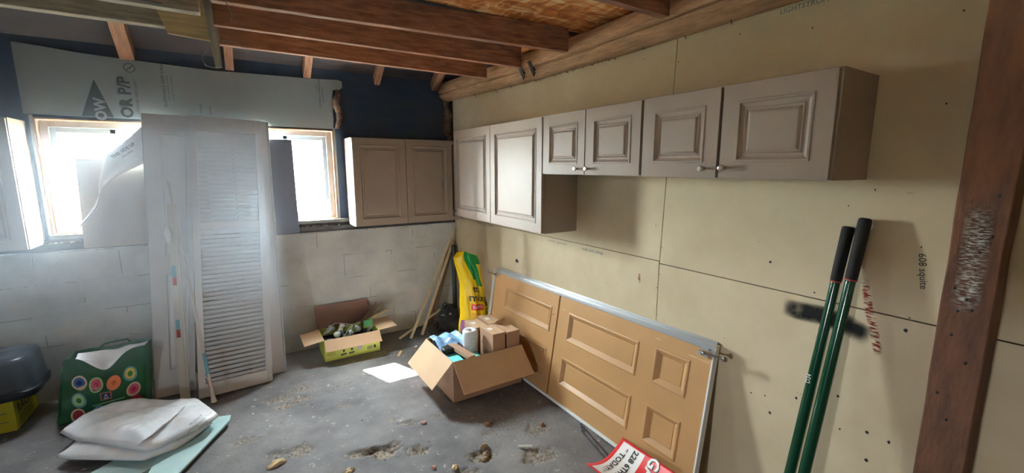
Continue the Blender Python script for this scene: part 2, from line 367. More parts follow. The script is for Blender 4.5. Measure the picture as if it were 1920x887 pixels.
def floor_build():
    x0, x1, y0, y1, st = -1.7, 1.99, 1.5, 4.3, .0125
    nx = int((x1-x0)/st); ny = int((y1-y0)/st)
    m = MB(); vs = []; dirt = []
    for j in range(ny+1):
        for i in range(nx+1):
            x = x0+(x1-x0)*i/nx; y = y0+(y1-y0)*j/ny
            h, d = fh(x, y); e = min(i, nx-i, j, ny-j)/8
            if e < 1: h *= e
            vs.append((x, y, h)); dirt.append(d)
    fs = [(j*(nx+1)+i, j*(nx+1)+i+1, (j+1)*(nx+1)+i+1, (j+1)*(nx+1)+i) for j in range(ny) for i in range(nx)]
    m.add(vs, fs, True)
    # surrounding slab
    for a, b in (((-3.2, -3.2), (2.0, y0)), ((-3.2, y0), (x0, 4.3)), ((-3.2, 4.3), (2.2, 4.5)), ((1.99, y0), (2.2, 4.3)), ((2.0, -3.2), (2.2, y0))):
        m.add([(a[0], a[1], 0), (b[0], a[1], 0), (b[0], b[1], 0), (a[0], b[1], 0)], [(0, 1, 2, 3)]); dirt += [0]*4
    m.box((-3.2, -3.2, -.12), (2.2, 4.5, -.04)); dirt += [0]*8
    m.att['dirt'] = dirt
    return struct(m.build('floor', M['floor']))
floor = floor_build()

# right wall: drywall sheets with open seams over a dark backing
m = MB()
g = .0025
def sheet(y0, y1, z0, z1): m.box((XR, y0+g, z0+g), (XR+.013, y1-g, z1-g))
sheet(1.573, 4.302, 0, 1.176); sheet(-.9, 1.573, 0, 1.163); sheet(-3.2, -.9, 0, 2.56)
m.prism([(XR, 1.571+g, 1.176+g), (XR, 4.300, 1.176+g), (XR, 4.300, 2.56), (XR, 1.528+g, 2.56)][::-1], (.013, 0, 0))
m.prism([(XR, -.9+g, 1.163+g), (XR, 1.571-g, 1.163+g), (XR, 1.528-g, 2.56), (XR, -.9+g, 2.56)][::-1], (.013, 0, 0))
m.cur = 1; m.box((XR+.013, -3.2, 0), (XR+.16, 4.5, 2.60))
wall_right = struct(m.build('wall_right', [M['drywall'], M['backing']]))
marks = [(.481, 1.428), (.484, 1.171), (.489, 1.121), (.664, .785), (.769, .724), (.812, .705), (.941, .655), (1.004, .64), (.913, .584), (.766, .658), (.557, .683), (.489, .681), (.547, .57), (.644, .65), (.788, 1.188), (.974, 1.283), (.707, 1.555),
         (1.522, 2.242), (1.396, 2.04), (.473, 1.908), (.466, 2.191), (.631, 1.621), (2.406, 2.243), (2.367, 2.248), (2.383, 2.222), (1.553, 1.612), (1.938, 1.332), (1.609, 1.376), (2.427, 1.205), (2.429, .854), (1.976, .955), (1.561, 1.257), (1.564, 1.10), (1.568, .861), (1.58, 1.02), (3.4, 2.2), (2.9, 2.16), (1.75, 2.3), (1.2, 2.3), (.9, 2.25)]
m = MB()
for k, (y, z) in enumerate(marks):
    r = random.choice((.004, .006, .007)) if 1 < k < 16 else .0032
    pts = [(XR-.0006, y+r*math.cos(t*pi/4)*random.uniform(.7, 1.1), z+r*math.sin(t*pi/4)*random.uniform(.7, 1.3)) for t in range(8)]
    m.add(pts, [tuple(range(8))])
for k in range(26):
    y = random.uniform(.45, 3.6); z = random.uniform(.6, 2.3); a = random.uniform(-1, 1); l = random.uniform(.006, .02)
    m.bar((XR-.0003, y, z), (XR-.0003, y+l*math.cos(a), z+l*math.sin(a)), .0006, .0012)
# a knocked-out hole and edges torn at the top of the sheets
m.add([(XR-.0007, 3.05+.028*math.cos(t), .905+.016*math.sin(t)*(1+.3*math.cos(t))) for t in [k*pi/6 for k in range(12)]], [tuple(range(12))])
for k in range(40):
    y = random.uniform(1.9, 3.0); m.bar((XR-.0003, y, 2.355-.012*random.random()), (XR-.0003, y+.02, 2.357), .0006, .003)
o = m.build('nail_hole', M['ink'], wall_right); o['kind'] = 'stuff'
# stencilled and hand-written words on the wall
U = (0, -1, 0); Zv = (0, 0, 1)
m = MB(); m.text('LIGHTSTRONG', (XR-.0008, .93, 2.345), U, Zv, .030)
m.text('walls and ceilings', (XR-.0008, 2.12, 1.146), U, Zv, .030)
m.text('for interior - gypsum board', (XR-.0008, 2.50, 1.150), U, Zv, .020)
m.text('GYPSUM PANEL  INTERIOR', (XR-.0008, 3.62, 1.158), U, Zv, .028)
o = m.build('stencil_print', M['inkgrey'], wall_right)
m = MB(); m.text('608 squite', (XR-.0008, .468, 1.344), (0, -.15, -.99), (0, -.99, .15), .030, off=.0002)
m.build('handwriting', M['ink'], wall_right)
def blotch(name, mt, path, wd, parent, plane):
    """soft-edged stain following a path; plane(a,b)->3d"""
    m = MB(); vs = []; att = []; fs = []; nx = 40; ny = 10
    for i in range(nx+1):
        t = i/nx*(len(path)-1); k = min(int(t), len(path)-2); f = t-k
        a = path[k][0]*(1-f)+path[k+1][0]*f; b = path[k][1]*(1-f)+path[k+1][1]*f
        da = path[k+1][0]-path[k][0]; db = path[k+1][1]-path[k][1]; l = math.hypot(da, db); na, nb = -db/l, da/l
        for j in range(ny+1):
            s = (j/ny*2-1); vs.append(plane(a+na*s*wd, b+nb*s*wd)); e = min(1, min(i, nx-i)/nx*7)
            att.append(max(0., (1-s*s))*e*(1+.35*noise.noise(V((a*20, b*20, 2)))))
    for i in range(nx):
        for j in range(ny): fs.append((i*(ny+1)+j, i*(ny+1)+j+1, (i+1)*(ny+1)+j+1, (i+1)*(ny+1)+j))
    m.add(vs, fs, True); m.att['soft'] = att
    return m.build(name, mt, parent)
pw = lambda y, z: (XR-.0012, y, z)
blotch('soot_smudge', M['smudge'], [(.905, 1.10), (.84, 1.095), (.76, 1.10), (.68, 1.092), (.63, 1.075), (.585, 1.045)], .044, wall_right, pw)
blotch('red_scratch', M['redscratch'], [(.63, 1.29), (.60, 1.16), (.575, 1.08), (.555, 1.0)], .016, wall_right, pw)
blotch('red_scratch', M['redscratch'], [(1.712, 1.075), (1.708, 1.02)], .010, wall_right, pw)

# back wall: block below, framed wall above with two window openings
m = MB(); m.box((-3.2, YB, 0), (2.0, YB+.2, 1.11))
wb = struct(m.build('wall_back', M['block']))
LX0, LX1, RX0, RX1, WZ0, WZT = -1.15, -.36, .0, .795, 1.22, 2.045
m = MB()
for a, b in (((-3.2, WZ0), (LX0, WZT)), ((LX1, WZ0), (RX0, WZT)), ((RX1, WZ0), (2.14, WZT)), ((-3.2, 1.11), (2.14, WZ0)), ((-3.2, WZT), (2.14, 3.6))):
    m.box((a[0], YU, a[1]), (b[0], YU+.14, b[1]))
struct(m.build('wall_back_upper', M['tarpaper']))
m = MB(); m.box((-1.9, 4.315, 1.112), (1.98, YU-.001, 1.160)); m.box((-1.9, 4.335, 1.160), (1.98, YU-.001, 1.19))
struct(m.build('trim_1', M['plate'], bevel=.003))
m = MB(); m.box((-1.16, 4.32, 1.1905), (.88, 4.40, 1.222)); struct(m.build('trim_2', M['sill'], bevel=.003))
def window(n, x0, x1, yl):
    fr = MB(); z0, z1 = WZ0+.002, WZT-.002; Y0, Y1 = 4.385, 4.47
    def ring(mb, a, b, c, d, w_, y0, y1):
        mb.box((a, y0, c), (a+w_, y1, d)); mb.box((b-w_, y0, c), (b, y1, d)); mb.box((a+w_, y0, c), (b-w_, y1, c+w_)); mb.box((a+w_, y0, d-w_), (b-w_, y1, d))
    ring(fr, x0+.016, x1-.016, z0, z1-.014, .045, Y0, Y1)
    wd = struct(fr.build(n, M['vinyl'], bevel=.004))
    sh = MB(); ring(sh, x0+.061, x1-.061, z0+.045, z1-.059, .034, Y0+.02, Y1-.02)
    xm = (x0+x1)/2; sh.box((xm-.018, Y0+.02, z0+.05), (xm+.018, Y1-.02, z1-.06)); sh.build('sash', M['vinyl'], wd, bevel=.003)
    gl = MB(); gl.box((x0+.08, Y0+.045, z0+.06), (x1-.08, Y0+.049, z1-.07)); gl.build('pane', M['glass'], wd)
    tr = MB(); ring(tr, x0+.003, x1-.003, z0, z1, .009, 4.345, Y1); tr.build('shim_wood', M['cedar'], wd)
    ou = MB(); w_ = .018
    ou.box((x0-w_, 4.346, z0), (x0, 4.3595, z1+w_)); ou.box((x1, 4.346, z0), (x1+w_, 4.3595, z1+w_))
    ou.build('casing', M['vinyl'], wd, bevel=.002)
    return wd
window('window_1', LX0, LX1, 0); window('window_2', RX0, RX1, 0)

# left wall and rear wall: beyond the frame, they close the room; the left has an added fill-light opening
m = MB(); m.box((-3.2, -3.2, 0), (-3.08, .24, 2.6)); m.box((-3.2, .56, 0), (-3.08, 4.3, 2.6)); m.box((-3.2, .24, 0), (-3.08, .56, .95)); m.box((-3.2, .24, 1.17), (-3.08, .56, 2.6)); struct(m.build('wall_left', M['block']))
m = MB(); m.box((-3.2, -3.2, 0), (2.1, -3.08, 2.6)); struct(m.build('wall_rear', M['drywall']))

# ceiling: OSB deck over joists, roof boards on rafters at the back
m = MB(); m.box((-.03, .3, 2.562), (2.12, 3.30, 2.577)); m.box((-3.2, -3.2, 2.562), (2.12, .3, 2.577)); m.box((-3.2, .3, 2.562), (-.03, 2.30, 2.577))
struct(m.build('ceiling', M['osb']))
m = MB()
def rz(y): return 2.58+(4.36-y)*.7
for k in range(12):
    y1 = 4.52-k*.19; y0 = y1-.192
    m.prism([(-3.2, y0, rz(y0)), (2.14, y0, rz(y0)), (2.14, y1, rz(y1)), (-3.2, y1, rz(y1))], (0, .014, .02))
m.box((-3.2, 2.28, 2.55), (2.14, 2.30, 4.2)); m.box((-3.2, 2.2, 2.55), (-3.18, 4.5, 4.2)); m.box((2.13, 2.2, 2.577), (2.15, 4.5, 4.2)); m.box((-3.2, 4.38, 2.4), (2.14, 4.5, 2.62))
struct(m.build('ceiling_roof_boards', M['darkboard']))

def timber(name, mt, p, q, w_, h_, label, cat='beam', group=None, up=(0, 0, 1), bev=.003):
    mb = MB(); mb.bar(p, q, w_, h_, up); o = mb.build(name, mt, bevel=bev); return tag(o, label, cat, group)
G = 'ceiling joists'
timber('ceiling_joist', M['joist'], (-.03, 3.22, 2.49), (1.79, 3.22, 2.49), .04, .14, 'brown ceiling joist farthest back, next to the back wall', 'joist', G)
timber('ceiling_joist', M['joist'], (-.03, 2.805, 2.49), (1.82, 2.76, 2.49), .04, .14, 'middle of the three brown ceiling joists right of the hanging board', 'joist', G)
timber('ceiling_joist', M['joist'], (-.03, 2.42, 2.49), (1.83, 2.245, 2.49), .045, .14, 'dark brown ceiling joist nearest the viewer of the three beside the hanging board', 'joist', G)
timber('ceiling_joist', M['joist'], (-.03, 1.50, 2.49), (1.83, 1.49, 2.49), .045, .14, 'ceiling joist at the top edge above the wall cabinets, under the strand board', 'joist', G)
timber('ceiling_joist', M['joistpale'], (-3.05, 2.985, 2.49), (-.08, 2.985, 2.49), .06, .14, 'weathered grey beam at the top left above the foam board', 'joist', G)
timber('ceiling_joist', M['joistpale'], (-3.05, 2.70, 2.50), (-.08, 2.70, 2.50), .06, .13, 'weathered pale beam at the upper left corner, in front of the grey one', 'joist', G)
RL = ['wide orange-brown rafter at the far left above the triangle mark', 'rafter end behind the hanging grey board', 'brown rafter end above the right end of the foam board', 'pale rafter end right of the foam board, third visible from the right wall log', 'rafter end in the corner beside the log']
for k, (x, w_) in enumerate(((-.6, .085), (.03, .06), (.60, .06), (1.21, .05), (1.80, .07))):
    p = (x, 4.34, rz(4.34)-.075); q = (x, 2.95, rz(2.95)-.075)
    timber('rafter', M['rafter'], p, q, w_, .10, RL[k], 'rafter', 'rafters over the back wall')
# torn insulation edges beside the bare upper wall
def lump(name, pts, r, mt, label, cat, seed=0, parent=None):
    mb = MB(); pp = []; rr = []
    for i in range(len(pts)-1):
        for k in range(5):
            f = k/5; p = V(pts[i]).lerp(V(pts[i+1]), f); pp.append(p)
    pp.append(V(pts[-1])); n = len(pp)
    rr = [r*(.45+.55*math.sin(pi*(i+.5)/n))*(1+.5*noise.noise(V((i*.9, seed, 0)))) for i in range(n)]
    mb.tube(pp, rr, 14)
    mb.v = [p+V((noise.noise(p*38+V((seed, 0, 0))), .6*noise.noise(p*38+V((9, seed, 0))), noise.noise(p*38+V((0, 0, seed+4)))))*r*.55 for p in mb.v]
    o = mb.build(name, mt, parent)
    return tag(o, label, cat) if parent is None else o
lump('torn_insulation', [(.855, 4.33, 2.40), (.83, 4.33, 2.28), (.86, 4.33, 2.17), (.83, 4.33, 2.06)], .032, M['insul'], 'ragged brown insulation strip at the right edge of the foam board', 'insulation', 1)
lump('torn_insulation', [(1.93, 4.33, 2.40), (1.95, 4.33, 2.26), (1.925, 4.33, 2.12), (1.955, 4.33, 2.0)], .040, M['insul'], 'ragged brown insulation in the corner above the wall cabinets', 'insulation', 5)

# split log along the top of the right wall
mb = MB(); prof = []
n = 96
def logp(y):
    cz = 2.447+.006*math.sin(y*2.1)+(.03*max(0, y-3.2)); cx = 1.935+.006*math.sin(y*3.3+1); r = .100*(1+.05*noise.noise(V((0, y*2, 0))))
    out = []
    for k in range(n):
        t = 2*pi*k/n
        rr = r*(1+.03*noise.noise(V((math.cos(t)*1.5, y*3, math.sin(t)*1.5))))
        if abs(t-(pi+.36+.03*math.sin(y*3))) < .04: rr *= .5
        # flats where the joists rest
        out.append((cx+rr*math.cos(t), y, cz+rr*math.sin(t)))
    return out
ys = [.45+(4.33-.45)*i/160 for i in range(161)]
vs = []
for y in ys: vs += logp(y)
fs = [(i*n+k, i*n+(k+1) % n, (i+1)*n+(k+1) % n, (i+1)*n+k) for i in range(len(ys)-1) for k in range(n)]
mb.add(vs, fs, True); mb.add(vs[:n], [tuple(range(n))]); mb.add(vs[-n:], [tuple(range(n))[::-1]])
log = tag(mb.build('log_beam', M['log']), 'long cracked round log running along the top of the drywall', 'log')
for k, y in enumerate((2.795, 2.665)):
    cl = MB(); cl.prism([(1.826, y+.012, 2.445), (1.826, y-.020, 2.452), (1.826, y-.088, 2.352), (1.826, y-.070, 2.332)], (.004, 0, 0)); cl.prism([(1.826, y-.045, 2.405), (1.826, y-.062, 2.385), (1.91, y-.062, 2.385), (1.91, y-.045, 2.405)], (0, 0, -.006))
    tag(cl.build('metal_clip', M['black']), ['left', 'right'][k]+' of two black pointed metal clips on the log', 'clip')
nl = MB()
for k in range(9):
    y = [3.65, 3.3, 3.05, 2.5, 2.05, 1.98, 1.7, 1.45, 1.2][k]; nl.tube([(1.90, y, 2.37), (1.935+.02*(k % 2), y+.01, 2.335)], .0016, 6)
o = nl.build('bent_nail', M['ink'], log); o['kind'] = 'stuff'

# post at the right
t = thing('wooden_post', 'rough brown wooden post with a white worn patch standing against the drywall', 'post', (1.92, .33, 0))
mb = MB()
def post_pt(u, v):
    return None
ny = 60; vs = []; cr = [(1.868, .388), (1.868, .272), (1.984, .272), (1.984, .388)]
for j in range(ny+1):
    z = 2.56*j/ny
    for k, (x, y) in enumerate(cr):
        vs.append((x+.004*noise.noise(V((k*7, 0, z*5))), y+.0025*noise.noise(V((k*3, 5, z*6))), z))
mb.add(vs, [(j*4+k, (j+1)*4+k, (j+1)*4+(k+1) % 4, j*4+(k+1) % 4) for j in range(ny) for k in range(4)]+[(0, 1, 2, 3), (ny*4+3, ny*4+2, ny*4+1, ny*4)])
mb.build('post_timber', M['post'], t, bevel=.004)
blotch('worn_patch', M['whitescratch'], [(.335, 1.60), (.33, 1.48), (.33, 1.36), (.335, 1.25)], .035, t, lambda y, z: (1.8605, y, z))
for y, z in ((.33, 1.30), (.30, 1.50), (.345, 1.26), (.315, 1.27), (.36, 1.33), (.35, 1.18), (.31, 1.10), (.30, 1.62), (.33, .90), (.36, .98)):
    mb = MB(); mb.lathe((1.8605, y, z), (-1, 0, 0), [(0, .0045), (.0007, .0045), (.0008, 0)], 8); mb.build('nail_head', M['ink'], t)

# hanging plywood offcut and board
mb = MB(); mb.prism([(-.305, 2.94, 2.60), (-.235, 2.94, 2.384), (-.045, 2.94, 2.372), (-.03, 2.94, 2.60)], (0, .012, 0))
tag(mb.build('plywood_offcut', M['ply']), 'pale plywood offcut nailed up at the ceiling beside the hanging grey board', 'plywood')
mb = MB(); mb.prism([(-.075, 2.915, 2.62), (-.045, 2.915, 2.235), (-.014, 2.915, 2.24), (-.016, 2.915, 2.62)], (0, .022, 0))
tag(mb.build('hanging_board', M['greyboard'], bevel=.002), 'narrow grey board hanging down from the ceiling', 'board')
mb = MB(); mb.tube([(-3.0, 2.64, 2.445), (-1.2, 2.64, 2.44), (-.6, 2.645, 2.45), (-.22, 2.65, 2.44)], .006, 8)
tag(mb.build('conduit', M['wire']), 'thin grey conduit under the pale beam at the upper left', 'pipe')
for k, pts in enumerate([[(-.06, 2.90, 2.36), (-.075, 2.89, 2.31), (-.10, 2.89, 2.27), (-.085, 2.89, 2.235), (-.03, 2.90, 2.225)], [(.0, 2.88, 2.37), (.06, 2.88, 2.37), (.085, 2.88, 2.345)], [(.02, 2.35, 2.44), (.03, 2.35, 2.40), (.045, 2.35, 2.36), (.04, 2.35, 2.33)]]):
    # smooth the run
    pp = []
    for i in range(len(pts)-1):
        for q in range(4): pp.append(V(pts[i]).lerp(V(pts[i+1]), q/4))
    pp.append(V(pts[-1]))
    mb = MB(); mb.tube(pp, .0022, 6)
    tag(mb.build('loose_wire', M['wire']), ['loose white wire looping left of the hanging grey board', 'loose wire end poking out right of the hanging grey board', 'frayed string hanging from the dark joist by the hanging grey board'][k], 'wire')

# rigid foam sheet with printing
t = thing('foam_board', 'large pale blue-grey rigid foam sheet with printed triangle above the windows', 'insulation board', (0, 4.35, 2.1))
mb = MB()
topz = [(-1.19, 2.53), (-1.05, 2.52), (-.9, 2.505), (-.72, 2.494), (-.5, 2.485), (-.3, 2.478), (-.08, 2.47), (.1, 2.475), (.3, 2.478), (.6, 2.482), (.86, 2.495), (.897, 2.485), (.897, 2.43), (.87, 2.408), (.815, 2.404), (.80, 2.30), (.806, 2.15), (.80, 2.052)]
mb.prism([(-1.19, 4.346, 2.066)]+[(x, 4.346, z) for x, z in topz], (0, .012, 0)); mb.box((LX1+.02, 4.346, 1.23), (RX0-.02, 4.358, 2.06))
mb.build('foam_sheet', M['foam'], t)
mb = MB(); yy = 4.3452
mb.add([(-.898, yy, 2.066), (-.723, yy, 2.066), (-.806, yy, 2.33)], [(0, 1, 2)])
mb.text('OR P/P', (-.642, yy, 2.215), (0, 0, 1), (-1, 0, 0), .098, off=.0035)
mb.text('INSULATION BOARD SHEET', (-.578, yy, 2.19), (0, 0, 1), (-1, 0, 0), .026)
for k, (x, z, s_, tx) in enumerate([(-.41, 2.33, .030, 'FLAMMABLE KEEP AWAY'), (-.385, 2.31, .018, 'from open flame or other'), (-.36, 2.31, .018, 'ignition source at all times'), (-.19, 2.17, .026, 'FOAM'), (-.13, 2.16, .020, 'BOARD'), (.70, 2.36, .022, 'CAUTION: COMBUSTIBLE'), (.725, 2.36, .016, 'see product literature'), (.675, 2.40, .014, 'do not expose')]):
    mb.text(tx, (x, yy, z), (0, 0, 1), (-1, 0, 0), s_)
n_ = 20
for r0, r1 in ((.034, .029),):
    c = (-.60, 2.43)
    vs = [(c[0]+r*math.cos(2*pi*k/n_), yy, c[1]+r*math.sin(2*pi*k/n_)) for r in (r0, r1) for k in range(n_)]
    mb.add(vs, [(k, (k+1) % n_, n_+(k+1) % n_, n_+k) for k in range(n_)])
mb.bar((-.622, yy, 2.41), (-.578, yy, 2.45), .006, .0004, (0, 1, 0))
mb.build('printed_marks', M['inkgrey'], t)
mb = MB(); mb.text('OW', (-.79, yy-.0006, 2.12), (0, 0, 1), (-1, 0, 0), .085, off=.0035)
mb.build('printed_letters', M['foam'], t)

# ================================================================== WALL CABINETS
DP = [(0, 0), (.002, .003), (.009, .003), (.013, -.004), (.022, -.009), (.030, -.009), (.033, -.005), (.037, -.008), (.041, -.008), (.046, -.003), (.050, -.001)]
def knob(fr, u, v, parent):
    k = MB(); o = fr((u, v, 0)); nrm = fr((u, v, 1))-o
    k.lathe(o, nrm, [(0, .007), (.002, .008), (.004, .005), (.014, .005), (.018, .010), (.022, .0128), (.026, .0128), (.0285, .011), (.0275, .007), (.0285, .003), (.0285, 0)], 18)
    k.build('knob', M['nickel'], parent)
def cabinet(label, o, u, n, W, H, D, doors, loc, frame_in=.062):
    t = thing('wall_cabinet', label, 'cabinet', loc, 'taupe wall cabinets')
    f0 = frame(o, u, (0, 0, 1), n)
    mb = MB(); dd = D-.021; th = .016
    mb.box((0, 0, 0), (th, H, dd), f0); mb.box((W-th, 0, 0), (W, H, dd), f0); mb.box((th, 0, 0), (W-th, th, dd), f0); mb.box((th, H-th, 0), (W-th, H, dd), f0); mb.box((th, th, 0), (W-th, H-th, .006), f0)
    # face frame
    mb.box((th, th, dd-.018), (.038, H-th, dd), f0); mb.box((W-.038, th, dd-.018), (W-th, H-th, dd), f0); mb.box((.038, th, dd-.018), (W-.038, .038, dd), f0); mb.box((.038, H-.038, dd-.018), (W-.038, H-th, dd), f0)
    mb.build('carcass', M['cab'], t, bevel=.001)
    for (a, b, kn) in doors:
        fd = frame(f0((a, .004, D)), V(u), (0, 0, 1), V(n)); w_ = b-a; h_ = H-.012
        d = MB(); panel_slab(d, fd, w_, h_, .019, [(frame_in, frame_in, w_-frame_in, h_-frame_in)], DP)
        dm = d.build('door', M['cab'], t, bevel=0)
        if kn: knob(fd, kn[0] if kn[0] > 0 else w_+kn[0], kn[1], dm)
    return t
D_ = .305; nX = (-1, 0, 0); uY = (0, -1, 0)
cabinet('tall corner wall cabinet with two doors, the right one catching the window glare', (XR, 3.66, 1.262), uY, nX, 1.37, .766, D_, [(.02, .683, (.03, .04)), (.691, 1.366, None)], (XR, 2.97, 1.262))
cabinet('short two-door wall cabinet between the tall corner cabinet and the last one', (XR, 2.286, 1.658), uY, nX, .808, .370, D_, [(.006, .400, (-.055, .032)), (.408, .802, (.030, .032))], (XR, 1.88, 1.658), .060)
cabinet('short two-door wall cabinet at the near end of the row, by the post', (XR, 1.474, 1.656), uY, nX, .812, .372, D_, [(.006, .398, (-.055, .036)), (.412, .806, (.022, .040))], (XR, 1.07, 1.656), .062)
cabinet('two-door wall cabinet hung on the back wall right of the window', (.884, YU-.002, 1.166), (1, 0, 0), (0, -1, 0), 1.085, .802, .31, [(.004, .488, (-.028, .052)), (.494, .968, (.028, .052))], (1.42, YU, 1.166), .055)
cabinet('wall cabinet at the far left edge, its cream-lit side facing the window', (-1.80, YU-.002, 1.165), (1, 0, 0), (0, -1, 0), .61, .85, .31, [(.004, .606, None)], (-1.5, YU, 1.165), .055)

# ================================================================== WINDOW COVERS
mb = MB(); mb.prism([(-.986, 4.312, 1.115), (-.20, 4.312, 1.115), (-.20, 4.334, 1.76), (-.965, 4.334, 1.765)], (0, .005, 0))
tag(mb.build('card_sheet', M['greypanel']), 'grey-brown card panel leaning in front of the left window', 'panel')
mb = MB(); mb.prism([(-.02, 4.308, 1.112), (.446, 4.308, 1.112), (.443, 4.330, 1.944), (-.02, 4.330, 1.944)], (0, .005, 0))
tag(mb.build('card_sheet', M['bluegrey']), 'blue-grey card panel covering the left half of the right window', 'panel')
# drooping white sheet
t = thing('white_plastic_sheet', 'white printed plastic sheet drooping over the card panel at the left window', 'sheet', (-.7, 4.3, 1.6))
mb = MB()
left = [(-.57, 2.00), (-.70, 1.87), (-.79, 1.79), (-.825, 1.68), (-.851, 1.58), (-.86, 1.50), (-.897, 1.42), (-.95, 1.34), (-.998, 1.283)]
right = [(-.40, 2.00), (-.42, 1.92), (-.47, 1.84), (-.56, 1.745), (-.74, 1.645), (-.825, 1.575), (-.868, 1.42), (-.93, 1.335), (-.985, 1.270)]
def sh(u, v):
    k = v*(len(left)-1); i = min(int(k), len(left)-2); f = k-i
    a = V((left[i][0], 0, left[i][1])).lerp(V((left[i+1][0], 0, left[i+1][1])), f); b = V((right[i][0], 0, right[i][1])).lerp(V((right[i+1][0], 0, right[i+1][1])), f)
    p = a.lerp(b, u); p.y = 4.296-.018*math.sin(pi*u)*(1-v*.5)-.006*math.sin(u*9+v*4); return p
mb.surf(sh, 24, 48); o = mb.build('film', M['whiteplastic'], t, solid=.0015)
mb = MB(); d_ = V((.146, 0, .112)).normalized(); e_ = V((-.112, 0, .146)).normalized()
mb.text('THIS SIDE UP', (-.685, 4.262, 1.825), d_, e_, .030, off=.0005); mb.text('LESS LIABLE', (-.665, 4.262, 1.80), d_, e_, .017)
mb.build('print', M['inkgrey'], t)

# ================================================================== DOORS LEANING ON THE BACK WALL
W_, H_ = .49, 2.09
t = thing('louvered_door', 'white louvered bifold door leaf leaning in front of the plain leaves', 'door', (-.12, 3.8, 0))
q = quadmap((-.372, 3.745, .004), (.113, 3.775, .004), (-.271, 4.245, 2.100), (.212, 4.255, 2.085), W_, H_)
mb = MB(); th = .028
for a, b in (((0, 0), (.045, H_)), ((W_-.045, 0), (W_, H_)), ((.045, 0), (W_-.045, .095)), ((.045, 1.215), (W_-.045, 1.275)), ((.045, H_-.115), (W_-.045, H_))):
    mb.box((a[0], a[1], -th), (b[0], b[1], 0), q)
mb.build('door_frame', M['doorwhite'], t, bevel=.0015)
for z0, z1, ns in ((.095, 1.215, 34), (1.275, H_-.115, 20)):
    mb = MB()
    for k in range(ns):
        z = z0+(z1-z0)*(k+.5)/ns; h = (z1-z0)/ns*.52
        h *= .74; c = [(-.024, z-h), (-.030, z-h+.004), (-.0085, z+h+.001), (-.002, z+h)]
        vs = [q((x, zz, d)) for x in (.043, W_-.043) for d, zz in c]
        mb.add(vs, [(0, 1, 2, 3), (7, 6, 5, 4), (0, 4, 5, 1), (1, 5, 6, 2), (2, 6, 7, 3), (3, 7, 4, 0)])
    mb.build('louver_slats', M['doorwhite'], t)
t = thing('bifold_door_leaf', 'white panelled bifold leaf leaning behind the louvered door on its left', 'door', (-.5, 3.9, 0))
W2 = .27
q2 = quadmap((-.640, 3.925, .004), (-.405, 3.93, .004), (-.558, 4.293, 2.104), (-.25, 4.293, 2.10), W2, H_)
mb = MB(); panel_slab(mb, q2, W2, H_, .03, [(.09, 1.02, W2-.03, 1.94), (.09, .18, W2-.03, .90)], [(0, 0), (.003, .003), (.008, .003), (.014, -.006), (.024, -.006), (.040, -.001)])
mb.build('leaf_panel', M['doorwhite'], t, bevel=.001)
mb = MB(); mb.box((-.004, 0, -.03), (-.0005, H_, .001), q2); mb.build('edge_strip', M['vinyl'], t)
t = thing('bifold_door_leaf', 'plain white flush leaf showing behind the right edge of the louvered door', 'door', (.1, 3.95, 0))
q3 = quadmap((-.02, 3.90, .004), (.222, 3.90, .004), (.0, 4.292, 2.09), (.265, 4.292, 2.082), .26, H_)
mb = MB(); mb.box((0, 0, -.03), (.248, H_, 0), q3); mb.build('leaf_panel', M['doorwhite'], t, bevel=.002)
mb = MB(); mb.box((.249, 0, -.03), (.262, H_, .003), q3); mb.build('edge_strip', M['vinyl'], t, bevel=.001)
mb = MB(); mb.box((W_-.006, .05, -.02), (W_-.001, .12, .010), q); mb.build('hinge', M['alu'], t)
# strips of trim in front
t = thing('trim_board', 'pale trim board with red sticker leaning on the panelled leaf', 'board', (-.455, 3.80, 0))
qb = quadmap((-.487, 3.80, .003), (-.425, 3.795, .003), (-.445, 3.995, 1.44), (-.392, 3.995, 1.435), .06, 1.43)
mb = MB(); mb.box((0, 0, -.012), (.036, 1.43, 0), qb); mb.box((.036, 0, -.012), (.043, 1.43, .004), qb); mb.box((.043, 0, -.012), (.06, 1.43, 0), qb); mb.build('board', M['trimwhite'], t, bevel=.001)
mb = MB(); mb.box((.004, .90, .0005), (.03, .985, .001), qb); mb.box((.006, .52, .0005), (.03, .59, .001), qb); mb.build('sticker_white', M['av_lb'], t)
mb = MB(); mb.box((.006, .84, .0005), (.03, .898, .001), qb); mb.box((.006, .46, .0005), (.03, .518, .001), qb); mb.build('sticker_red', M['inkred'], t)
t = thing('slim_stick', 'slim white rod with a splayed white foot leaning on the louvered door', 'rod', (-.28, 3.69, 0))
mb = MB(); mb.tube([(-.285, 3.665, .10), (-.315, 3.745, .42), (-.43, 4.10, 1.60)], [.011, .010, .007], 10); mb.build('rod', M['trimwhite'], t)
mb = MB(); mb.tube([(-.275, 3.645, .002), (-.281, 3.655, .05), (-.285, 3.665, .10)], [.020, .013, .0115], 8); mb.build('foot', M['white'], t)
mb = MB(); mb.tube([(-.286, 3.668, .105), (-.292, 3.684, .17)], .0118, 10); mb.build('band', M['inkred'], t)
mb = MB(); mb.tube([(-.293, 3.686, .18), (-.309, 3.729, .36)], .0114, 10); mb.build('sleeve', M['av_lb'], t)
mb = MB()
def bnd(u, v):
    a = 2*pi*u; r = .022*math.sin(pi*min(.98, max(.02, v)))**.6*(1+.4*noise.noise(V((math.cos(a)*2, math.sin(a)*2, v*5))))
    return V((-.455+r*math.cos(a), 3.945+r*math.sin(a)*.7, 1.16+.12*v))
mb.surf(bnd, 16, 14); tag(mb.build('crumpled_plastic', M['whiteplastic']), 'crumpled clear plastic knot hooked on the trim board', 'plastic')

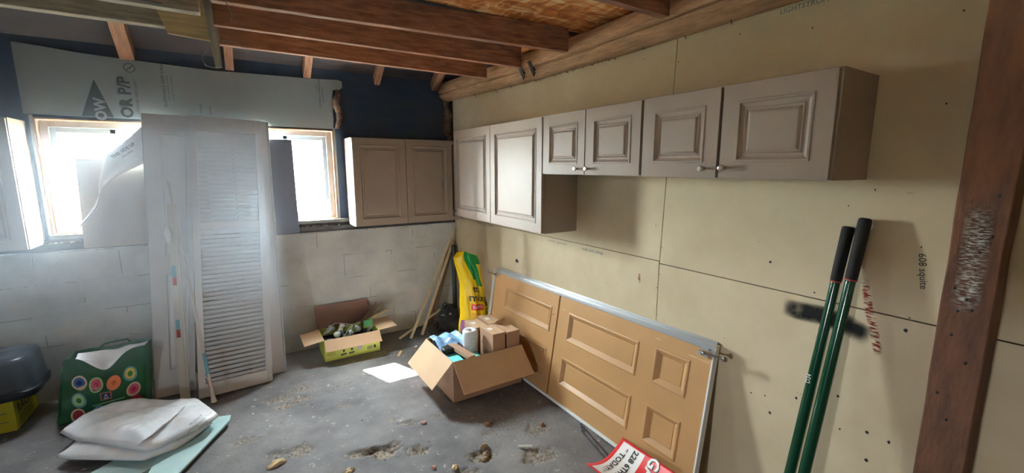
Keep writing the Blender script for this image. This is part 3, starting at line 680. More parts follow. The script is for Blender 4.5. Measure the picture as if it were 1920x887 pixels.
# ================================================================== CLOSET DOOR PAIR lying on its side against the right wall
t = thing('closet_door', 'tan six-panel sliding closet door pair in a metal frame, lying sideways against the drywall', 'door', (1.88, 2.25, 0))
DW, DH = 2.14, .80          # x: from far (y=3.33) to near (y=1.19)
qc = quadmap((1.835, 3.335, .006), (1.835, 1.185, .006), (1.955, 3.335, .775), (1.955, 1.185, .812), DW, DH)
CP = [(0, 0), (.003, .004), (.010, .006), (.016, .004), (.040, -.014), (.043, -.014), (.045, -.012)]
def X(y): return (3.335-y)/2.15*DW
slab2 = [(X(3.155), .475, X(2.48), .675), (X(3.155), .130, X(2.48), .345)]
mb = MB(); qa = lambda p: qc((p[0]+.0, p[1], p[2])); panel_slab(mb, qa, X(2.415), DH, .030, slab2, CP); mb.build('door_slab', M['mdf'], t)
x0 = X(2.398)
qd = lambda p: qc((p[0]+x0, p[1], p[2]))
sl1 = [(X(2.285)-x0, .468, X(1.64)-x0, .680), (X(2.30)-x0, .135, X(1.64)-x0, .348), (X(1.525)-x0, .482, X(1.30)-x0, .690), (X(1.53)-x0, .132, X(1.30)-x0, .356)]
mb = MB(); panel_slab(mb, qd, DW-x0, DH, .030, sl1, CP); mb.build('door_slab', M['mdf'], t)
mb = MB(); mb.box((X(2.415)+.001, 0, -.028), (x0-.001, DH, -.012), qc); mb.build('gap_strip', M['cabdark'], t)
mb = MB(); mb.box((-.004, DH, -.034), (DW, DH+.008, .010), qc); mb.box((-.004, DH-.024, .0005), (DW, DH, .009), qc); mb.box((-.004, DH+.008, -.034), (DW, DH+.022, -.020), qc); mb.build('top_rail', M['alu'], t, bevel=.001)
mb = MB(); mb.box((-.004, -.006, .001), (DW+.004, .016, .008), qc); mb.build('bottom_rail', M['whitemetal'], t, bevel=.001)
mb = MB(); mb.box((DW+.0005, 0, -.03), (DW+.010, DH, .008), qc); mb.build('side_rail', M['whitemetal'], t, bevel=.001)
mb = MB(); mb.box((-.016, 0, -.03), (-.0045, DH, .010), qc); mb.box((-.04, 0, -.03), (-.022, DH, .010), qc); mb.build('side_rail', M['trimwhite'], t, bevel=.001)
for k, (xx, zz, s_) in enumerate(((DW-.065, DH-.03, 1), (-.01, DH-.03, -1))):
    br = MB(); br.box((xx, zz, .010), (xx+.085, zz+.035, .016), qc); br.box((xx, zz+.035, -.02), (xx+.085, zz+.040, .030), qc); br.box((xx-.005, zz-.03, .010), (xx+.05, zz-.008, .022), qc)
    bo = br.build('roller_bracket', M['alu'], t, bevel=.001)
    ar = MB(); p0 = qc((xx+.02, zz-.012, .028)); p1 = qc((xx+.02+s_*.12, zz+.006*s_-.01, .028)); ar.bar(p0, p1, .014, .008)
    nrm = (qc((0, 0, 1))-qc((0, 0, 0)))
    ar.lathe(qc((xx+.02+s_*.12, zz-.004, .020)), nrm, [(0, 0), (0, .013), (.012, .013), (.012, .006), (.016, .006), (.016, 0)], 16)
    ar.lathe(qc((xx+.03, zz-.012, .022)), nrm, [(0, 0), (0, .010), (.014, .010), (.014, 0)], 14); ar.lathe(qc((xx+.055, zz+.012, .016)), nrm, [(0, 0), (0, .006), (.010, .006), (.010, 0)], 10)
    ar.build('roller_arm', M['nickel'], bo)
mb = MB(); mb.lathe(qc((X(2.46), .62, .001)), (qc((0, 0, 1))-qc((0, 0, 0))), [(0, .008), (.001, .008), (.001, 0)], 12); mb.build('screw_plug', M['cedar'], t)
mb = MB(); mb.bar(qc((X(2.37), .68, .0008)), qc((X(2.33), .682, .0008)), .004, .0006, nX); mb.bar(qc((DW-.13, .715, .0008)), qc((DW-.01, .712, .0008)), .004, .0006, nX); mb.bar(qc((X(1.54), .735, .0008)), qc((X(1.50), .735, .0008)), .004, .0006, nX)
mb.build('scrape', M['cream'], t)

# ================================================================== BOXES
def flap(mb, a, b, out, L, ang, th=.004, taper=.0):
    """a,b hinge ends; out horizontal outward dir; ang below horizontal"""
    a = V(a); b = V(b); out = V(out).normalized(); d = out*math.cos(ang)-V((0, 0, 1))*math.sin(ang); e = (b-a).normalized()
    nn = d.cross(e).normalized()
    mb.prism([a, b, b+d*L-e*taper, a+d*L+e*taper], nn*th)
def open_box(t, x0, x1, y0, y1, z0, z1, flaps, mo, mi):
    mb = MB(); th = .004
    mb.box((x0, y0, z0), (x1, y0+th, z1)); mb.box((x0, y1-th, z0), (x1, y1, z1)); mb.box((x0, y0+th, z0), (x0+th, y1-th, z1)); mb.box((x1-th, y0+th, z0), (x1, y1-th, z1)); mb.box((x0+th, y0+th, z0), (x1-th, y1-th, z0+th))
    mb.build('box_body', mo, t)
    for side, L, ang in flaps:
        mb = MB()
        if side == 'F': flap(mb, (x0, y0, z1), (x1, y0, z1), (0, -1, 0), L, ang)
        if side == 'B': flap(mb, (x1, y1, z1), (x0, y1, z1), (0, 1, 0), L, ang)
        if side == 'L': flap(mb, (x0, y1, z1), (x0, y0, z1), (-1, 0, 0), L, ang)
        if side == 'R': flap(mb, (x1, y0, z1), (x1, y1, z1), (1, 0, 0), L, ang)
        mb.build('flap', mi, t)
t = thing('cardboard_box', 'large open brown cardboard box full of smaller cartons and plastic', 'box', (1.5, 2.94, 0))
open_box(t, 1.203, 1.795, 2.688, 3.20, .004, .318, [('F', .245, math.radians(44)), ('L', .235, math.radians(46)), ('B', .24, math.radians(60))], M['card'], M['cardin'])
G = 'small brown cartons in the large box'
for k, (x, y, a, b, z1, lab) in enumerate([(1.545, 2.705, .108, .215, .445, 'small brown carton nearest the front flap, in the left stack of the big box'), (1.672, 2.70, .110, .22, .440, 'small brown carton with a lifted lid flap, front right of the big box'), (1.52, 2.945, .115, .20, .425, 'small brown carton behind the clear film roll in the big box'), (1.655, 2.945, .110, .215, .435, 'small brown carton at the back right of the big box')]):
    c = thing('small_carton', lab, 'carton', (x+a/2, y+b/2, .20), G)
    mb = MB(); mb.box((x, y, .19), (x+a, y+b, z1)); mb.build('carton_body', M['card'], c, bevel=.002)
    mb = MB(); mb.box((x-.001, y-.001, z1+.0005), (x+a/2-.002, y+b+.001, z1+.004)); mb.build('lid_flap', M['cardin'], c)
    mb = MB(); z2 = z1+(.03 if k == 1 else .0)
    mb.prism([(x+a/2+.002, y-.001, z1+.0005), (x+a/2+.002, y+b*.9, z1+.0005), (x+a+.001, y+b*.9, z1+.0005), (x+a+.001, y-.001, z1+.0005)][::-1], (0, 0, .0035))
    if k == 1: mb.prism([(x, y+b-.01, z1+.005), (x+a*.9, y+b-.01, z1+.005), (x+a*.8, y+b-.04, z1+.045), (x+.01, y+b-.045, z1+.04)], (0, .003, .001))
    mb.build('lid_flap', M['cardin'], c)
    if k != 1:
        mb = MB(); mb.box((x+.02, y+b*.42, z1+.0045), (x+.055, y+b*.42+.05, z1+.005)); mb.build('label', M['label'], c)
r = thing('film_roll', 'upright roll of clear plastic bags in the big cardboard box', 'roll', (1.445, 2.90, .2))
mb = MB(); prof = [(0, .02), (0, .060), (.01, .062), (.10, .0605), (.2, .062), (.235, .060), (.245, .050), (.243, .030), (.235, .016), (.20, .015)]
mb.lathe((1.448, 2.905, .20), (.02, .0, 1), prof, 32); mb.build('film', M['filmroll'], r)
mb = MB(); mb.lathe((1.449, 2.905, .395), (.02, 0, 1), [(0, .014), (.045, .0145), (.045, .011), (0, .011)], 16); mb.build('core_tube', M['card'], r)
def pillow(mb, outline, z0, h, seed=0, wr=.01, nr=18, nt=96, cen=None, power=.5, sag=None):
    cx = sum(p[0] for p in outline)/len(outline); cy = sum(p[1] for p in outline)/len(outline)
    if cen: cx, cy = cen
    n = len(outline); acc = [0]
    for i in range(n): a, b = outline[i], outline[(i+1) % n]; acc.append(acc[-1]+math.hypot(b[0]-a[0], b[1]-a[1]))
    def rim(t):
        d = t*acc[-1]
        for i in range(n):
            if d <= acc[i+1]+1e-9:
                f = (d-acc[i])/(acc[i+1]-acc[i]); a, b = outline[i], outline[(i+1) % n]; return a[0]*(1-f)+b[0]*f, a[1]*(1-f)+b[1]*f
        return outline[0]
    vs = []; fs = []
    R = [rim(k/nt) for k in range(nt)]
    for side in (0, 1):
        for i in range(nr+1):
            s = i/nr
            for k in range(nt):
                x = cx+(R[k][0]-cx)*s; y = cy+(R[k][1]-cy)*s
                base = h*max(0, 1-s**2.6)**power
                nz = noise.noise(V((x*7+seed, y*7, seed)))*.6+noise.noise(V((x*19, y*19+seed, 2)))*.3+abs(noise.noise(V((x*11+y*9, (x-y)*4+seed, 7))))*.6
                if side == 0: z = z0+h*.18+base*.82+wr*nz*(1-s**6)
                else: z = z0+h*.18*(s**4)
                if sag: z += sag(x, y)
                vs.append((x, y, z))
    def idx(sd, i, k): return sd*(nr+1)*nt+i*nt+(k % nt)
    for i in range(nr):
        for k in range(nt):
            if i == 0:
                fs.append((idx(0, 0, 0), idx(0, 1, k), idx(0, 1, k+1))); fs.append((idx(1, 0, 0), idx(1, 1, k+1), idx(1, 1, k)))
            else:
                fs.append((idx(0, i, k), idx(0, i+1, k), idx(0, i+1, k+1), idx(0, i, k+1))); fs.append((idx(1, i, k), idx(1, i, k+1), idx(1, i+1, k+1), idx(1, i+1, k)))
    for k in range(nt): fs.append((idx(0, nr, k), idx(1, nr, k), idx(1, nr, k+1), idx(0, nr, k+1)))
    mb.add(vs, fs, True)
b_ = thing('blue_plastic_pack', 'black pack with blue film over it in the left part of the big cardboard box', 'pack', (1.3, 3.02, .2))
mb = MB(); mb.box((1.225, 2.90, .20), (1.40, 3.15, .325)); mb.build('black_core', M['black'], b_, bevel=.015)
mb = MB()
def bf(u, v):
    x = 1.215+.235*u; y = 3.17-.235*v; nz = noise.noise(V((u*5, v*5, 1)))
    return V((x, y+.01*nz, .345+.018*nz+.01*math.sin(u*14)-(.045*max(0, v-.6)*2.5)))
mb.surf(bf, 30, 26)
mb.surf(lambda u, v: V((1.385+.055*u+.01*noise.noise(V((u*4, v*6, 4))), 3.14-.20*v, .20+.165*u+.02*noise.noise(V((u*5, v*5, 9)))*u+.10*(1-u)*0)), 14, 20)
mb.build('blue_film', M['blueplastic'], b_, solid=.002)
k = MB(); k.bar((1.325, 2.99, .315), (1.375, 2.72, .300), .06, .03); tag(k.build('carton_stick', M['card'], bevel=.002), 'long narrow brown carton lying on the teal foam in the big box', 'carton')
for kk, (a, b) in enumerate((((1.215, 2.70), (1.325, 2.92)), ((1.39, 2.70), (1.47, 2.84)))):
    k = MB(); k.box((a[0], a[1], .262), (b[0], b[1], .282)); tag(k.build('teal_foam_piece', M['teal2'], bevel=.002), ['teal foam piece left of the narrow carton in the big box', 'teal foam piece right of the narrow carton in the big box'][kk], 'foam')
k = MB(); k.box((1.21, 2.695, .02), (1.78, 3.19, .185)); tag(k.build('box_filler', M['carddark']), 'brown packing layer at the bottom of the large box', 'packing')

# small lime box with lamps
t = thing('lime_box', 'open lime green printed box of lamp parts against the block wall', 'box', (.77, 4.07, 0))
open_box(t, .530, 1.010, 3.91, 4.225, .004, .200, [('F', .115, math.radians(42)), ('L', .16, math.radians(8)), ('R', .17, math.radians(-3)), ], M['limebox'], M['cardin'])
mb = MB(); mb.prism([(.52, 4.222, .20), (1.02, 4.222, .20), (1.0, 4.285, .41), (.52, 4.285, .41)], (0, .004, 0)); mb.build('back_flap', M['carddark'], t)
mb = MB(); yy = 3.9094
for x in (.66, .73): mb.add([(x, yy, .03), (x+.05, yy, .035), (x+.05, yy, .05), (x, yy, .047)], [(0, 1, 2, 3)]); mb.add([(x+.02, yy, .06), (x+.035, yy, .06), (x+.038, yy, .085), (x+.017, yy, .085)], [(0, 1, 2, 3)])
for k in range(12):
    x = .895+k*.004; mb.add([(x, yy, .035), (x+.0018+.0012*(k % 3 == 0), yy, .035), (x+.0018+.0012*(k % 3 == 0), yy, .068), (x, yy, .068)], [(0, 1, 2, 3)])
mb.add([(.95+.0, yy, .04), (.972, yy, .04), (.972, yy, .07), (.95, yy, .07)], [(0, 1, 2, 3)])
mb.add([(.535, yy, .018), (1.005, yy, .018), (1.005, yy, .0195), (.535, yy, .0195)], [(0, 1, 2, 3)])
for k in range(3): mb.add([(.545, yy, .055+k*.012), (.62, yy, .055+k*.012), (.62, yy, .058+k*.012), (.545, yy, .058+k*.012)], [(0, 1, 2, 3)])
mb.build('printed_marks', M['ink'], t)
mb = MB(); mb.add([(.825+.028*math.cos(a)*(1+.1*math.sin(a*5)), yy-.0002, .078+.026*math.sin(a)) for a in [k*pi/10 for k in range(20)]], [tuple(range(20))]); mb.build('printed_wheel', M['wire'], t)
G = 'lamps in the lime box'
bl = ['front left', 'back left', 'back centre', 'centre, brightest', 'front right', 'middle left', 'right rear']
for k, (x, y, z, dx, dy, dz, r) in enumerate([(.655, 3.985, .195, -.1, -.2, .9, .032), (.62, 4.13, .215, .5, .1, .5, .034), (.715, 4.12, .215, .6, .3, .5, .034), (.83, 4.03, .205, .6, -.1, .6, .036), (.765, 3.99, .19, .3, -.4, .8, .024), (.70, 4.05, .20, -.3, .2, .9, .028), (.955, 4.03, .20, .2, -.3, .8, .026)]):
    c = thing('spotlight_bulb', 'silvery reflector lamp lying '+bl[k]+' in the lime box', 'lamp', (x, y, z), G)
    ax = V((dx, dy, dz)).normalized()
    mb = MB(); mb.lathe(V((x, y, z))-ax*.05, ax, [(.018, .013), (.03, .016), (.05, r*.8), (.065, r), (.075, r*.98), (.085, r*.7), (.09, 0)], 20); mb.build('reflector', M['bulb'], c)
    mb = MB(); mb.lathe(V((x, y, z))-ax*.05, ax, [(-.012, 0), (-.012, .007), (-.004, .0125), (0, .011), (.004, .0125), (.008, .011), (.018, .0130)], 14); mb.build('screw_cap', M['nickel'], c)
for k, (pts) in enumerate([[(.545, 4.02, .225), (.66, 4.12, .27), (.80, 4.05, .245), (.72, 3.95, .21), (.69, 3.93, .19)], [(.56, 3.95, .19), (.65, 3.935, .175), (.76, 3.95, .2), (.80, 4.05, .24), (.90, 4.1, .25)]]):
    pp = []
    for i in range(len(pts)-1):
        for f in range(6): pp.append(V(pts[i]).lerp(V(pts[i+1]), f/6)+V((0, 0, .008*math.sin(f/6*pi))))
    mb = MB(); mb.tube(pp, .004, 8); tag(mb.build('grey_cable', M['wire']), ['stiff grey cable arching over the lamps in the lime box', 'grey cable coiled along the front of the lime box'][k], 'cable')
k = MB(); k.bar((.86, 4.11, .17), (1.09, 4.24, .355), .045, .012, (0, -1, .3)); tag(k.build('wood_scrap', M['brownlath'], bevel=.002), 'brown wood scrap sticking up out of the lime box', 'wood')
k = MB(); k.bar((.97, 4.12, .245), (1.17, 4.20, .285), .03, .014); tag(k.build('wood_scrap', M['stick'], bevel=.002), 'pale thin strip lying across the right flap of the lime box', 'wood')
k = MB(); k.prism([(.90, 4.03, .215), (.96, 3.99, .235), (1.0, 4.08, .26), (.91, 4.09, .25)], (0, .004, .005)); tag(k.build('green_card_scrap', M['av_dg']), 'green triangular scrap in the lime box', 'card')
k = MB(); k.box((.545, 3.925, .01), (.995, 4.21, .135)); tag(k.build('dark_packing', M['softblack']), 'dark packing under the lamps in the lime box', 'packing')

# yellow box and tote at the left
t = thing('yellow_box', 'yellow printed cardboard box under the dark tote', 'box', (-1.6, 4.08, 0))
mb = MB(); mb.box((-1.80, 3.915, .003), (-1.345, 4.27, .215)); mb.build('box_body', M['yellowbox'], t, bevel=.003)
mb = MB(); mb.text('RACH', (-1.3443, 4.07, .13), (0, 1, 0), (0, 0, 1), .085, off=.002)
for k in range(5):
    z = .04+k*.03; mb.add([(-1.62, 3.9142, z), (-1.42+(k % 2)*.04, 3.9142, z), (-1.42+(k % 2)*.04, 3.9142, z+.005), (-1.62, 3.9142, z+.005)], [(0, 1, 2, 3)])
    mb.add([(-1.3443, 3.96, .03+k*.012), (-1.3443, 4.2, .03+k*.012), (-1.3443, 4.2, .033+k*.012), (-1.3443, 3.96, .033+k*.012)], [(0, 1, 2, 3)])
mb.build('printed_words', M['inkgrey'], t)
mb = MB()
def tote(u, v):
    a = 2*pi*u; prof = [(0, 1.0), (.02, 1.03), (.05, 1.03), (.055, .99), (.20, .955), (.255, .93), (.275, .88), (.285, .75), (.287, .4), (.287, .0)]
    k = v*(len(prof)-1); i = min(int(k), len(prof)-2); f = k-i; z = prof[i][0]*(1-f)+prof[i+1][0]*f; s = prof[i][1]*(1-f)+prof[i+1][1]*f
    e = 5; c = math.cos(a); d = math.sin(a); rr = (abs(c)**e+abs(d)**e)**(-1/e)
    return V((-1.545+.31*s*c*rr, 4.07+.20*s*d*rr, .219+z*.95+.006*noise.noise(V((c*2, d*2, z*9)))))
mb.surf(tote, 48, 36); tag(mb.build('storage_tote', M['tote']), 'dark blue-grey plastic tote upside down on the yellow box', 'tote')
t = timber('lumber_end', M['brownlath'], (-2.5, 3.5, .02), (-1.365, 4.12, 1.12), .09, .03, 'brown board end leaning in at the left edge below the windows', 'board')
k = MB(); d = (V((-1.365, 4.12, 1.12))-V((-2.5, 3.5, .02))).normalized(); k.bar(V((-1.365, 4.12, 1.12))+d*.0005, V((-1.365, 4.12, 1.12))+d*.004, .09, .03); k.build('painted_end', M['white'], t)

# grocery bag
t = thing('shopping_bag', 'green reusable shopping bag printed with colourful avocados', 'bag', (-.9, 3.95, 0))
bl_, br_, tl_, tr_ = V((-1.135, 3.83, .005)), V((-.690, 3.85, .005)), V((-1.060, 3.85, .450)), V((-.655, 3.88, .445))
def front(u, v):
    p = bl_.lerp(br_, u).lerp(tl_.lerp(tr_, u), v)
    dip = .125*math.exp(-((u-.46)/.22)**2)*max(0, v-.45)/.55
    p.z -= dip; p.y -= .03*math.sin(pi*u)*math.sin(pi*min(1, v*.9+.1))*1.0-.014*noise.noise(V((u*5, v*5, 3)))
    return p
def back(u, v):
    p = front(u, v); q_ = V(p); q_.y = p.y+.19*(1-.25*v)+.03*math.sin(pi*u); q_.x += .02*v
    q_.z += .125*math.exp(-((u-.46)/.22)**2)*max(0, v-.45)/.55*.85
    return q_
mb = MB(); mb.surf(front, 40, 36); mb.surf(lambda u, v: back(1-u, v), 30, 30)
mb.surf(lambda u, v: back(0, v).lerp(front(0, v), u)+V((-.025*math.sin(pi*u)*(1 if v < .8 else (1-v)*5)+.012*noise.noise(V((u*4, v*6, 0))), 0, 0)), 12, 30)
mb.surf(lambda u, v: front(1, v).lerp(back(1, v), u)+V((.02*math.sin(pi*u)*(1 if v < .8 else (1-v)*5), 0, 0)), 12, 30)
mb.build('bag_body', M['green'], t, solid=.003)
mb = MB()
def liner(u, v):
    a = front(.04+.92*u, .985); b = back(.04+.92*u, .985); p = a.lerp(b, .05+.9*v); p.z -= .012+.02*math.sin(pi*v); p.z += .012*noise.noise(V((u*4, v*5, 8))); return p
mb.surf(liner, 30, 14); mb.build('white_liner', M['whiteplastic'], t, solid=.002)
mb = MB(); mb.tube([back(.3, 1), back(.35, 1)+V((0, .01, .02)), back(.5, 1)+V((0, .01, .028)), back(.65, 1)+V((0, .01, .022)), back(.7, 1)], .006, 8); mb.build('handle', M['green'], t)
av = [(-1.004, .284, 'av_cream', 'av_blue', 'av_dblue', .1), (-.924, .250, 'av_green', 'av_pink', 'av_dpink', 0), (-.832, .240, 'av_or', 'av_or', 'av_dor', -.3), (-.747, .276, 'av_lb', 'av_yel', 'av_dg', 0), (-.737, .160, 'av_cream', 'av_pink', 'av_dpink', -.3), (-1.018, .165, 'av_lb', 'av_green', 'av_dg', .2), (-1.033, .060, 'av_cream', 'av_red', 'av_dpink', 0), (-.925, .050, 'av_lb', 'av_blue', 'av_dblue', 0), (-.735, .062, 'av_red', 'av_dpink', 'av_red', 0)]
for (x, z, c1, c2, c3, an) in av:
    pr_ = None
    for li, (mm, sc) in enumerate(((c1, 1), (c2, .74), (c3, .36))):
        mb = MB(); n_ = 24; vs = []
        for ring in (0, .5, 1):
            for k in range(n_):
                a = 2*pi*k/n_; rr = .040*sc*(1-.20*math.sin(a))*ring
                px_ = rr*math.cos(a)*.90; pz = rr*math.sin(a)*1.30-(.004 if li == 2 else 0)
                xx = x+px_*math.cos(an)-pz*math.sin(an); zz = z+px_*math.sin(an)+pz*math.cos(an)
                # find the bag surface under this point
                v = max(.001, min(1, zz/.445)); l_ = bl_.lerp(tl_, v); r_ = br_.lerp(tr_, v); u = max(0, min(1, (xx-l_.x)/(r_.x-l_.x))); 
                for _ in range(4):
                    pz_ = front(u, v); v = max(0, min(1, v+(zz-pz_.z)/.445)); l_ = bl_.lerp(tl_, v); r_ = br_.lerp(tr_, v); u = max(0, min(1, (xx-l_.x)/(r_.x-l_.x)))
                p = front(u, v); vs.append((p.x, p.y-.0030-.0007*li, p.z))
        mb.add(vs, [(n_*g_+k, n_*g_+(k+1) % n_, n_*(g_+1)+(k+1) % n_, n_*(g_+1)+k) for g_ in (0, 1) for k in range(n_)], True)
        if li == 0: pr_ = mb.build('avocado_print', M[mm], t)
        else: mb.build('avocado_flesh' if li == 1 else 'avocado_pit', M[mm], pr_)
def onbag(x, z, off):
    v = z/.445; l_ = bl_.lerp(tl_, v); r_ = br_.lerp(tr_, v); u = (x-l_.x)/(r_.x-l_.x)
    for _ in range(5):
        pz_ = front(u, v); v += (z-pz_.z)/.445; l_ = bl_.lerp(tl_, v); r_ = br_.lerp(tr_, v); u = (x-l_.x)/(r_.x-l_.x)
    p = front(u, v); return V((p.x, p.y-off, p.z))
mb = MB(); mb.surf(lambda u, v: onbag(-.91+.056*u, .125+.052*v, .0034), 6, 6); lg = mb.build('logo_patch', M['av_or'], t)
mb = MB(); mb.surf(lambda u, v: onbag(-.906+.048*u, .129+.044*v, .0042), 6, 6); mb.build('logo_field', M['navy'], lg)
mb = MB(); p = onbag(-.882, .155, .0052); mb.text('A', p, (1, 0, 0), (0, 0, 1), .026); p = onbag(-.882, .137, .0052); mb.text('ALDI', p, (1, 0, 0), (0, 0, 1), .013, off=.0003); mb.build('logo_letters', M['white'], lg)
mb = MB(); mb.surf(lambda u, v: onbag(-.955+.165*u, .096+.006*v+.012*u, .0034), 14, 1); mb.build('slogan_line', M['av_green'], t)

# white plastic bags on teal foam
mb = MB(); mb.prism([(-.823, 3.084, .004), (-.60, 3.27, .004), (-.43, 3.34, .004), (-.42, 3.20, .004), (-.50, 2.98, .004), (-.70, 2.86, .004)][::-1], (0, 0, .018))
tag(mb.build('teal_foam_sheet', M['teal'], bevel=.002), 'pale teal foam sheet with dark print under the plastic bags, left piece', 'foam')
mb = MB(); mb.prism([(-.47, 3.40, .024), (-.165, 3.30, .030), (-.172, 3.235, .030), (-.40, 2.80, .024), (-.52, 2.60, .024), (-.58, 2.66, .024)][::-1], (0, 0, .014))
tf = tag(mb.build('teal_foam_sheet', M['teal'], bevel=.002), 'long pale teal foam strip sticking out right of the plastic bags', 'foam')
U1 = [(-1.048, 3.536), (-.989, 3.681), (-.856, 3.79), (-.707, 3.735), (-.483, 3.562), (-.344, 3.49), (-.261, 3.314), (-.22, 3.207), (-.268, 3.12), (-.398, 3.061), (-.503, 2.993), (-.57, 2.997), (-.771, 3.203), (-.944, 3.371)]
L1 = [(-1.016, 3.317), (-.992, 3.358), (-.967, 3.448), (-.7, 3.485), (-.466, 3.37), (-.263, 3.243), (-.365, 3.10), (-.437, 3.037), (-.581, 3.003), (-.762, 3.123), (-.943, 3.244)]
mb = MB(); pillow(mb, L1, .040, .055, 3, .006); t = tag(mb.build('plastic_bag', M['whiteplastic']), 'lower flat white plastic bag on the teal foam', 'plastic bag', 'white plastic bags')
mb = MB(); pillow(mb, U1, .092, .075, 11, .026, sag=lambda x, y: -.02*max(0, (-.55-x))+.02*noise.noise(V((x*3, y*3, 4)))); t = tag(mb.build('plastic_bag', M['whiteplastic']), 'upper crumpled white plastic bag with a printed corner', 'plastic bag', 'white plastic bags')
mb = MB(); mb.surf(lambda u, v: V((-.62+.13*u+.09*v, 3.02+.17*u+.06*v*0+.10*v*u, .187+.01*noise.noise(V((u*5, v*5, 1)))-.05*(1-v))), 14, 14); mb.build('folded_corner', M['whiteplastic'], t, solid=.0015)
mb = MB(); d1 = V((.55, .83, .0)).normalized(); 
for k, (tx, dx) in enumerate((('PRODUCT', 0), ('HANDLE WITH CARE', .02), ('KEEP DRY', .04))):
    mb.text(tx, (-.335+dx, 3.10+dx*.2, .166-dx*1.1), d1, (-.35, .22, .91), .022)
mb.build('print', M['inkgrey'], t)

# potting mix bag in the corner
t = thing('potting_mix_bag', 'tall half-empty yellow and green potting mix bag leaning in the corner', 'bag', (1.82, 3.57, 0))
PR = [(0, 1.66, 1.965), (.15, 1.67, 1.965), (.30, 1.69, 1.960), (.45, 1.705, 1.945), (.60, 1.715, 1.925), (.72, 1.70, 1.915), (.80, 1.675, 1.905), (.86, 1.665, 1.895), (.90, 1.70, 1.88)]
def pot(u, v, side=1):
    z = .90*v; i = 0
    while i < len(PR)-2 and PR[i+1][0] < z: i += 1
    f = (z-PR[i][0])/(PR[i+1][0]-PR[i][0]); a = PR[i][1]*(1-f)+PR[i+1][1]*f; b = PR[i][2]*(1-f)+PR[i+1][2]*f
    th = (.09*(1-v)**.7+.028)*math.sin(pi*min(1, max(0, u)))**.55
    x = a+(b-a)*u; y = 3.53+.10*v-side*th*(1 if side > 0 else .6)+(.16*(u-.5))*-.5
    x += .012*noise.noise(V((u*3, v*7, side))); y += .020*noise.noise(V((u*6+v*2, v*5, 4+side)))*math.sin(pi*u)+.012*math.sin(u*10+v*3)*v*math.sin(pi*u)
    return V((min(x, 1.975), y, z+.02*math.sin(u*5)*v))
mb = MB(); mb.surf(lambda u, v: pot(u, v), 44, 70); mb.surf(lambda u, v: pot(1-u, v, -1), 30, 50); mb.build('bag_film', M['yellow'], t, merge=False)
def patch(u0, u1, v0, v1, mtn, nm, off=.0025, skew=0., nu=14, nv=14):
    p_ = MB(); p_.surf(lambda u, v: pot(u0+(u1-u0)*u+skew*v, v0+(v1-v0)*v)+V((-.001, -off, 0)), nu, nv); return p_.build(nm, M[mtn], t)
patch(.32, .97, .90, .998, 'bggreen', 'green_top'); patch(.62, .86, .66, .915, 'bggreen', 'green_fold', skew=-.10)
patch(.46, .70, .72, .905, 'bggreen', 'green_fold', skew=-.13)
rd = patch(.30, .72, .405, .465, 'red', 'red_banner', .003)
patch(.0+.02, .22, .16, .30, 'purple', 'flower_print', .003); patch(.60, .86, .17, .30, 'purple', 'flower_print', .003, .03); patch(.02, .5, .0, .14, 'orange', 'orange_base', .003)
mb = MB()
def pt(u, v, off=.006): return pot(u, v)+V((0, -off, 0))
def bag_text(tx, u, v, size, mtn, nm, rot=False, parent=t):
    p_ = MB(); c = pot(u, v)
    ud = (pot(u+.06, v)-pot(u-.06, v)).normalized(); vd = V((0, 0, 1))
    if rot: ud, vd = V((0, 0, 1)), -ud
    p_.text(tx, (0, 0, 0), (1, 0, 0), (0, 1, 0), size, off=.001)
    # drape every letter point on the film
    w_ = .25; out = []
    for q_ in p_.v:
        a, b = (q_.x, q_.y) if not rot else (-q_.y, q_.x)
        out.append(pt(max(.02, min(.98, u+a/w_)), max(0, min(1, v+b/.86)), .0045))
    p_.v = out; p_.build(nm, M[mtn], parent)
bag_text('tti', .52, .62, .085, 'ink', 'lettering'); bag_text('mix', .52, .53, .095, 'ink', 'lettering'); bag_text('EASY!', .51, .436, .036, 'white', 'lettering', parent=t)
bag_text('POTTING MIX', .88, .36, .050, 'ink', 'side_lettering', True)
for k in range(4): bag_text('----------', .46, .375-.018*k, .022, 'orange', 'small_print')

# strips, pipe and dark bundle in the corner
timber('wood_lath', M['stick'], (1.345, 4.02, .005), (1.965, 4.26, 1.05), .028, .012, 'long pale lath leaning in the corner, leftmost foot', 'lath', 'laths in the corner', up=(0, 1, 0))
timber('wood_lath', M['stick'], (1.475, 4.05, .005), (1.955, 4.275, .93), .030, .012, 'pale lath leaning in the corner, its foot by the dark bundle', 'lath', 'laths in the corner', up=(0, 1, 0))
timber('wood_lath', M['stick'], (1.24, 4.06, .012), (1.735, 4.13, .215), .028, .012, 'pale lath lying low and crossing behind the upright ones', 'lath', 'laths in the corner')
timber('wood_lath', M['brownlath'], (1.62, 4.22, .005), (1.945, 4.285, .92), .07, .010, 'darker brown board leaning behind the pale laths', 'board', 'laths in the corner', up=(0, 1, 0))
mb = MB(); mb.tube([(1.93, 4.225, .003), (1.93, 4.225, .87)], .024, 18); tag(mb.build('black_pipe', M['black']), 'black vertical pipe standing in the corner', 'pipe')
t = thing('black_bundle', 'dark cloth bundle with hoop and straps heaped in the corner', 'bundle', (1.77, 4.08, 0))
mb = MB()
def bun(u, v):
    a = 2*pi*u; z = .27*v; r = (1-v**2.2)**.5
    nz = 1+.35*noise.noise(V((math.cos(a)*1.6, math.sin(a)*1.6, v*4)))
    return V((1.79+.125*r*nz*math.cos(a), 4.08+.085*r*nz*math.sin(a), .004+z+.012*noise.noise(V((math.cos(a)*3, v*5, 1)))))
mb.surf(bun, 40, 24); mb.build('bundle_cloth', M['softblack'], t)
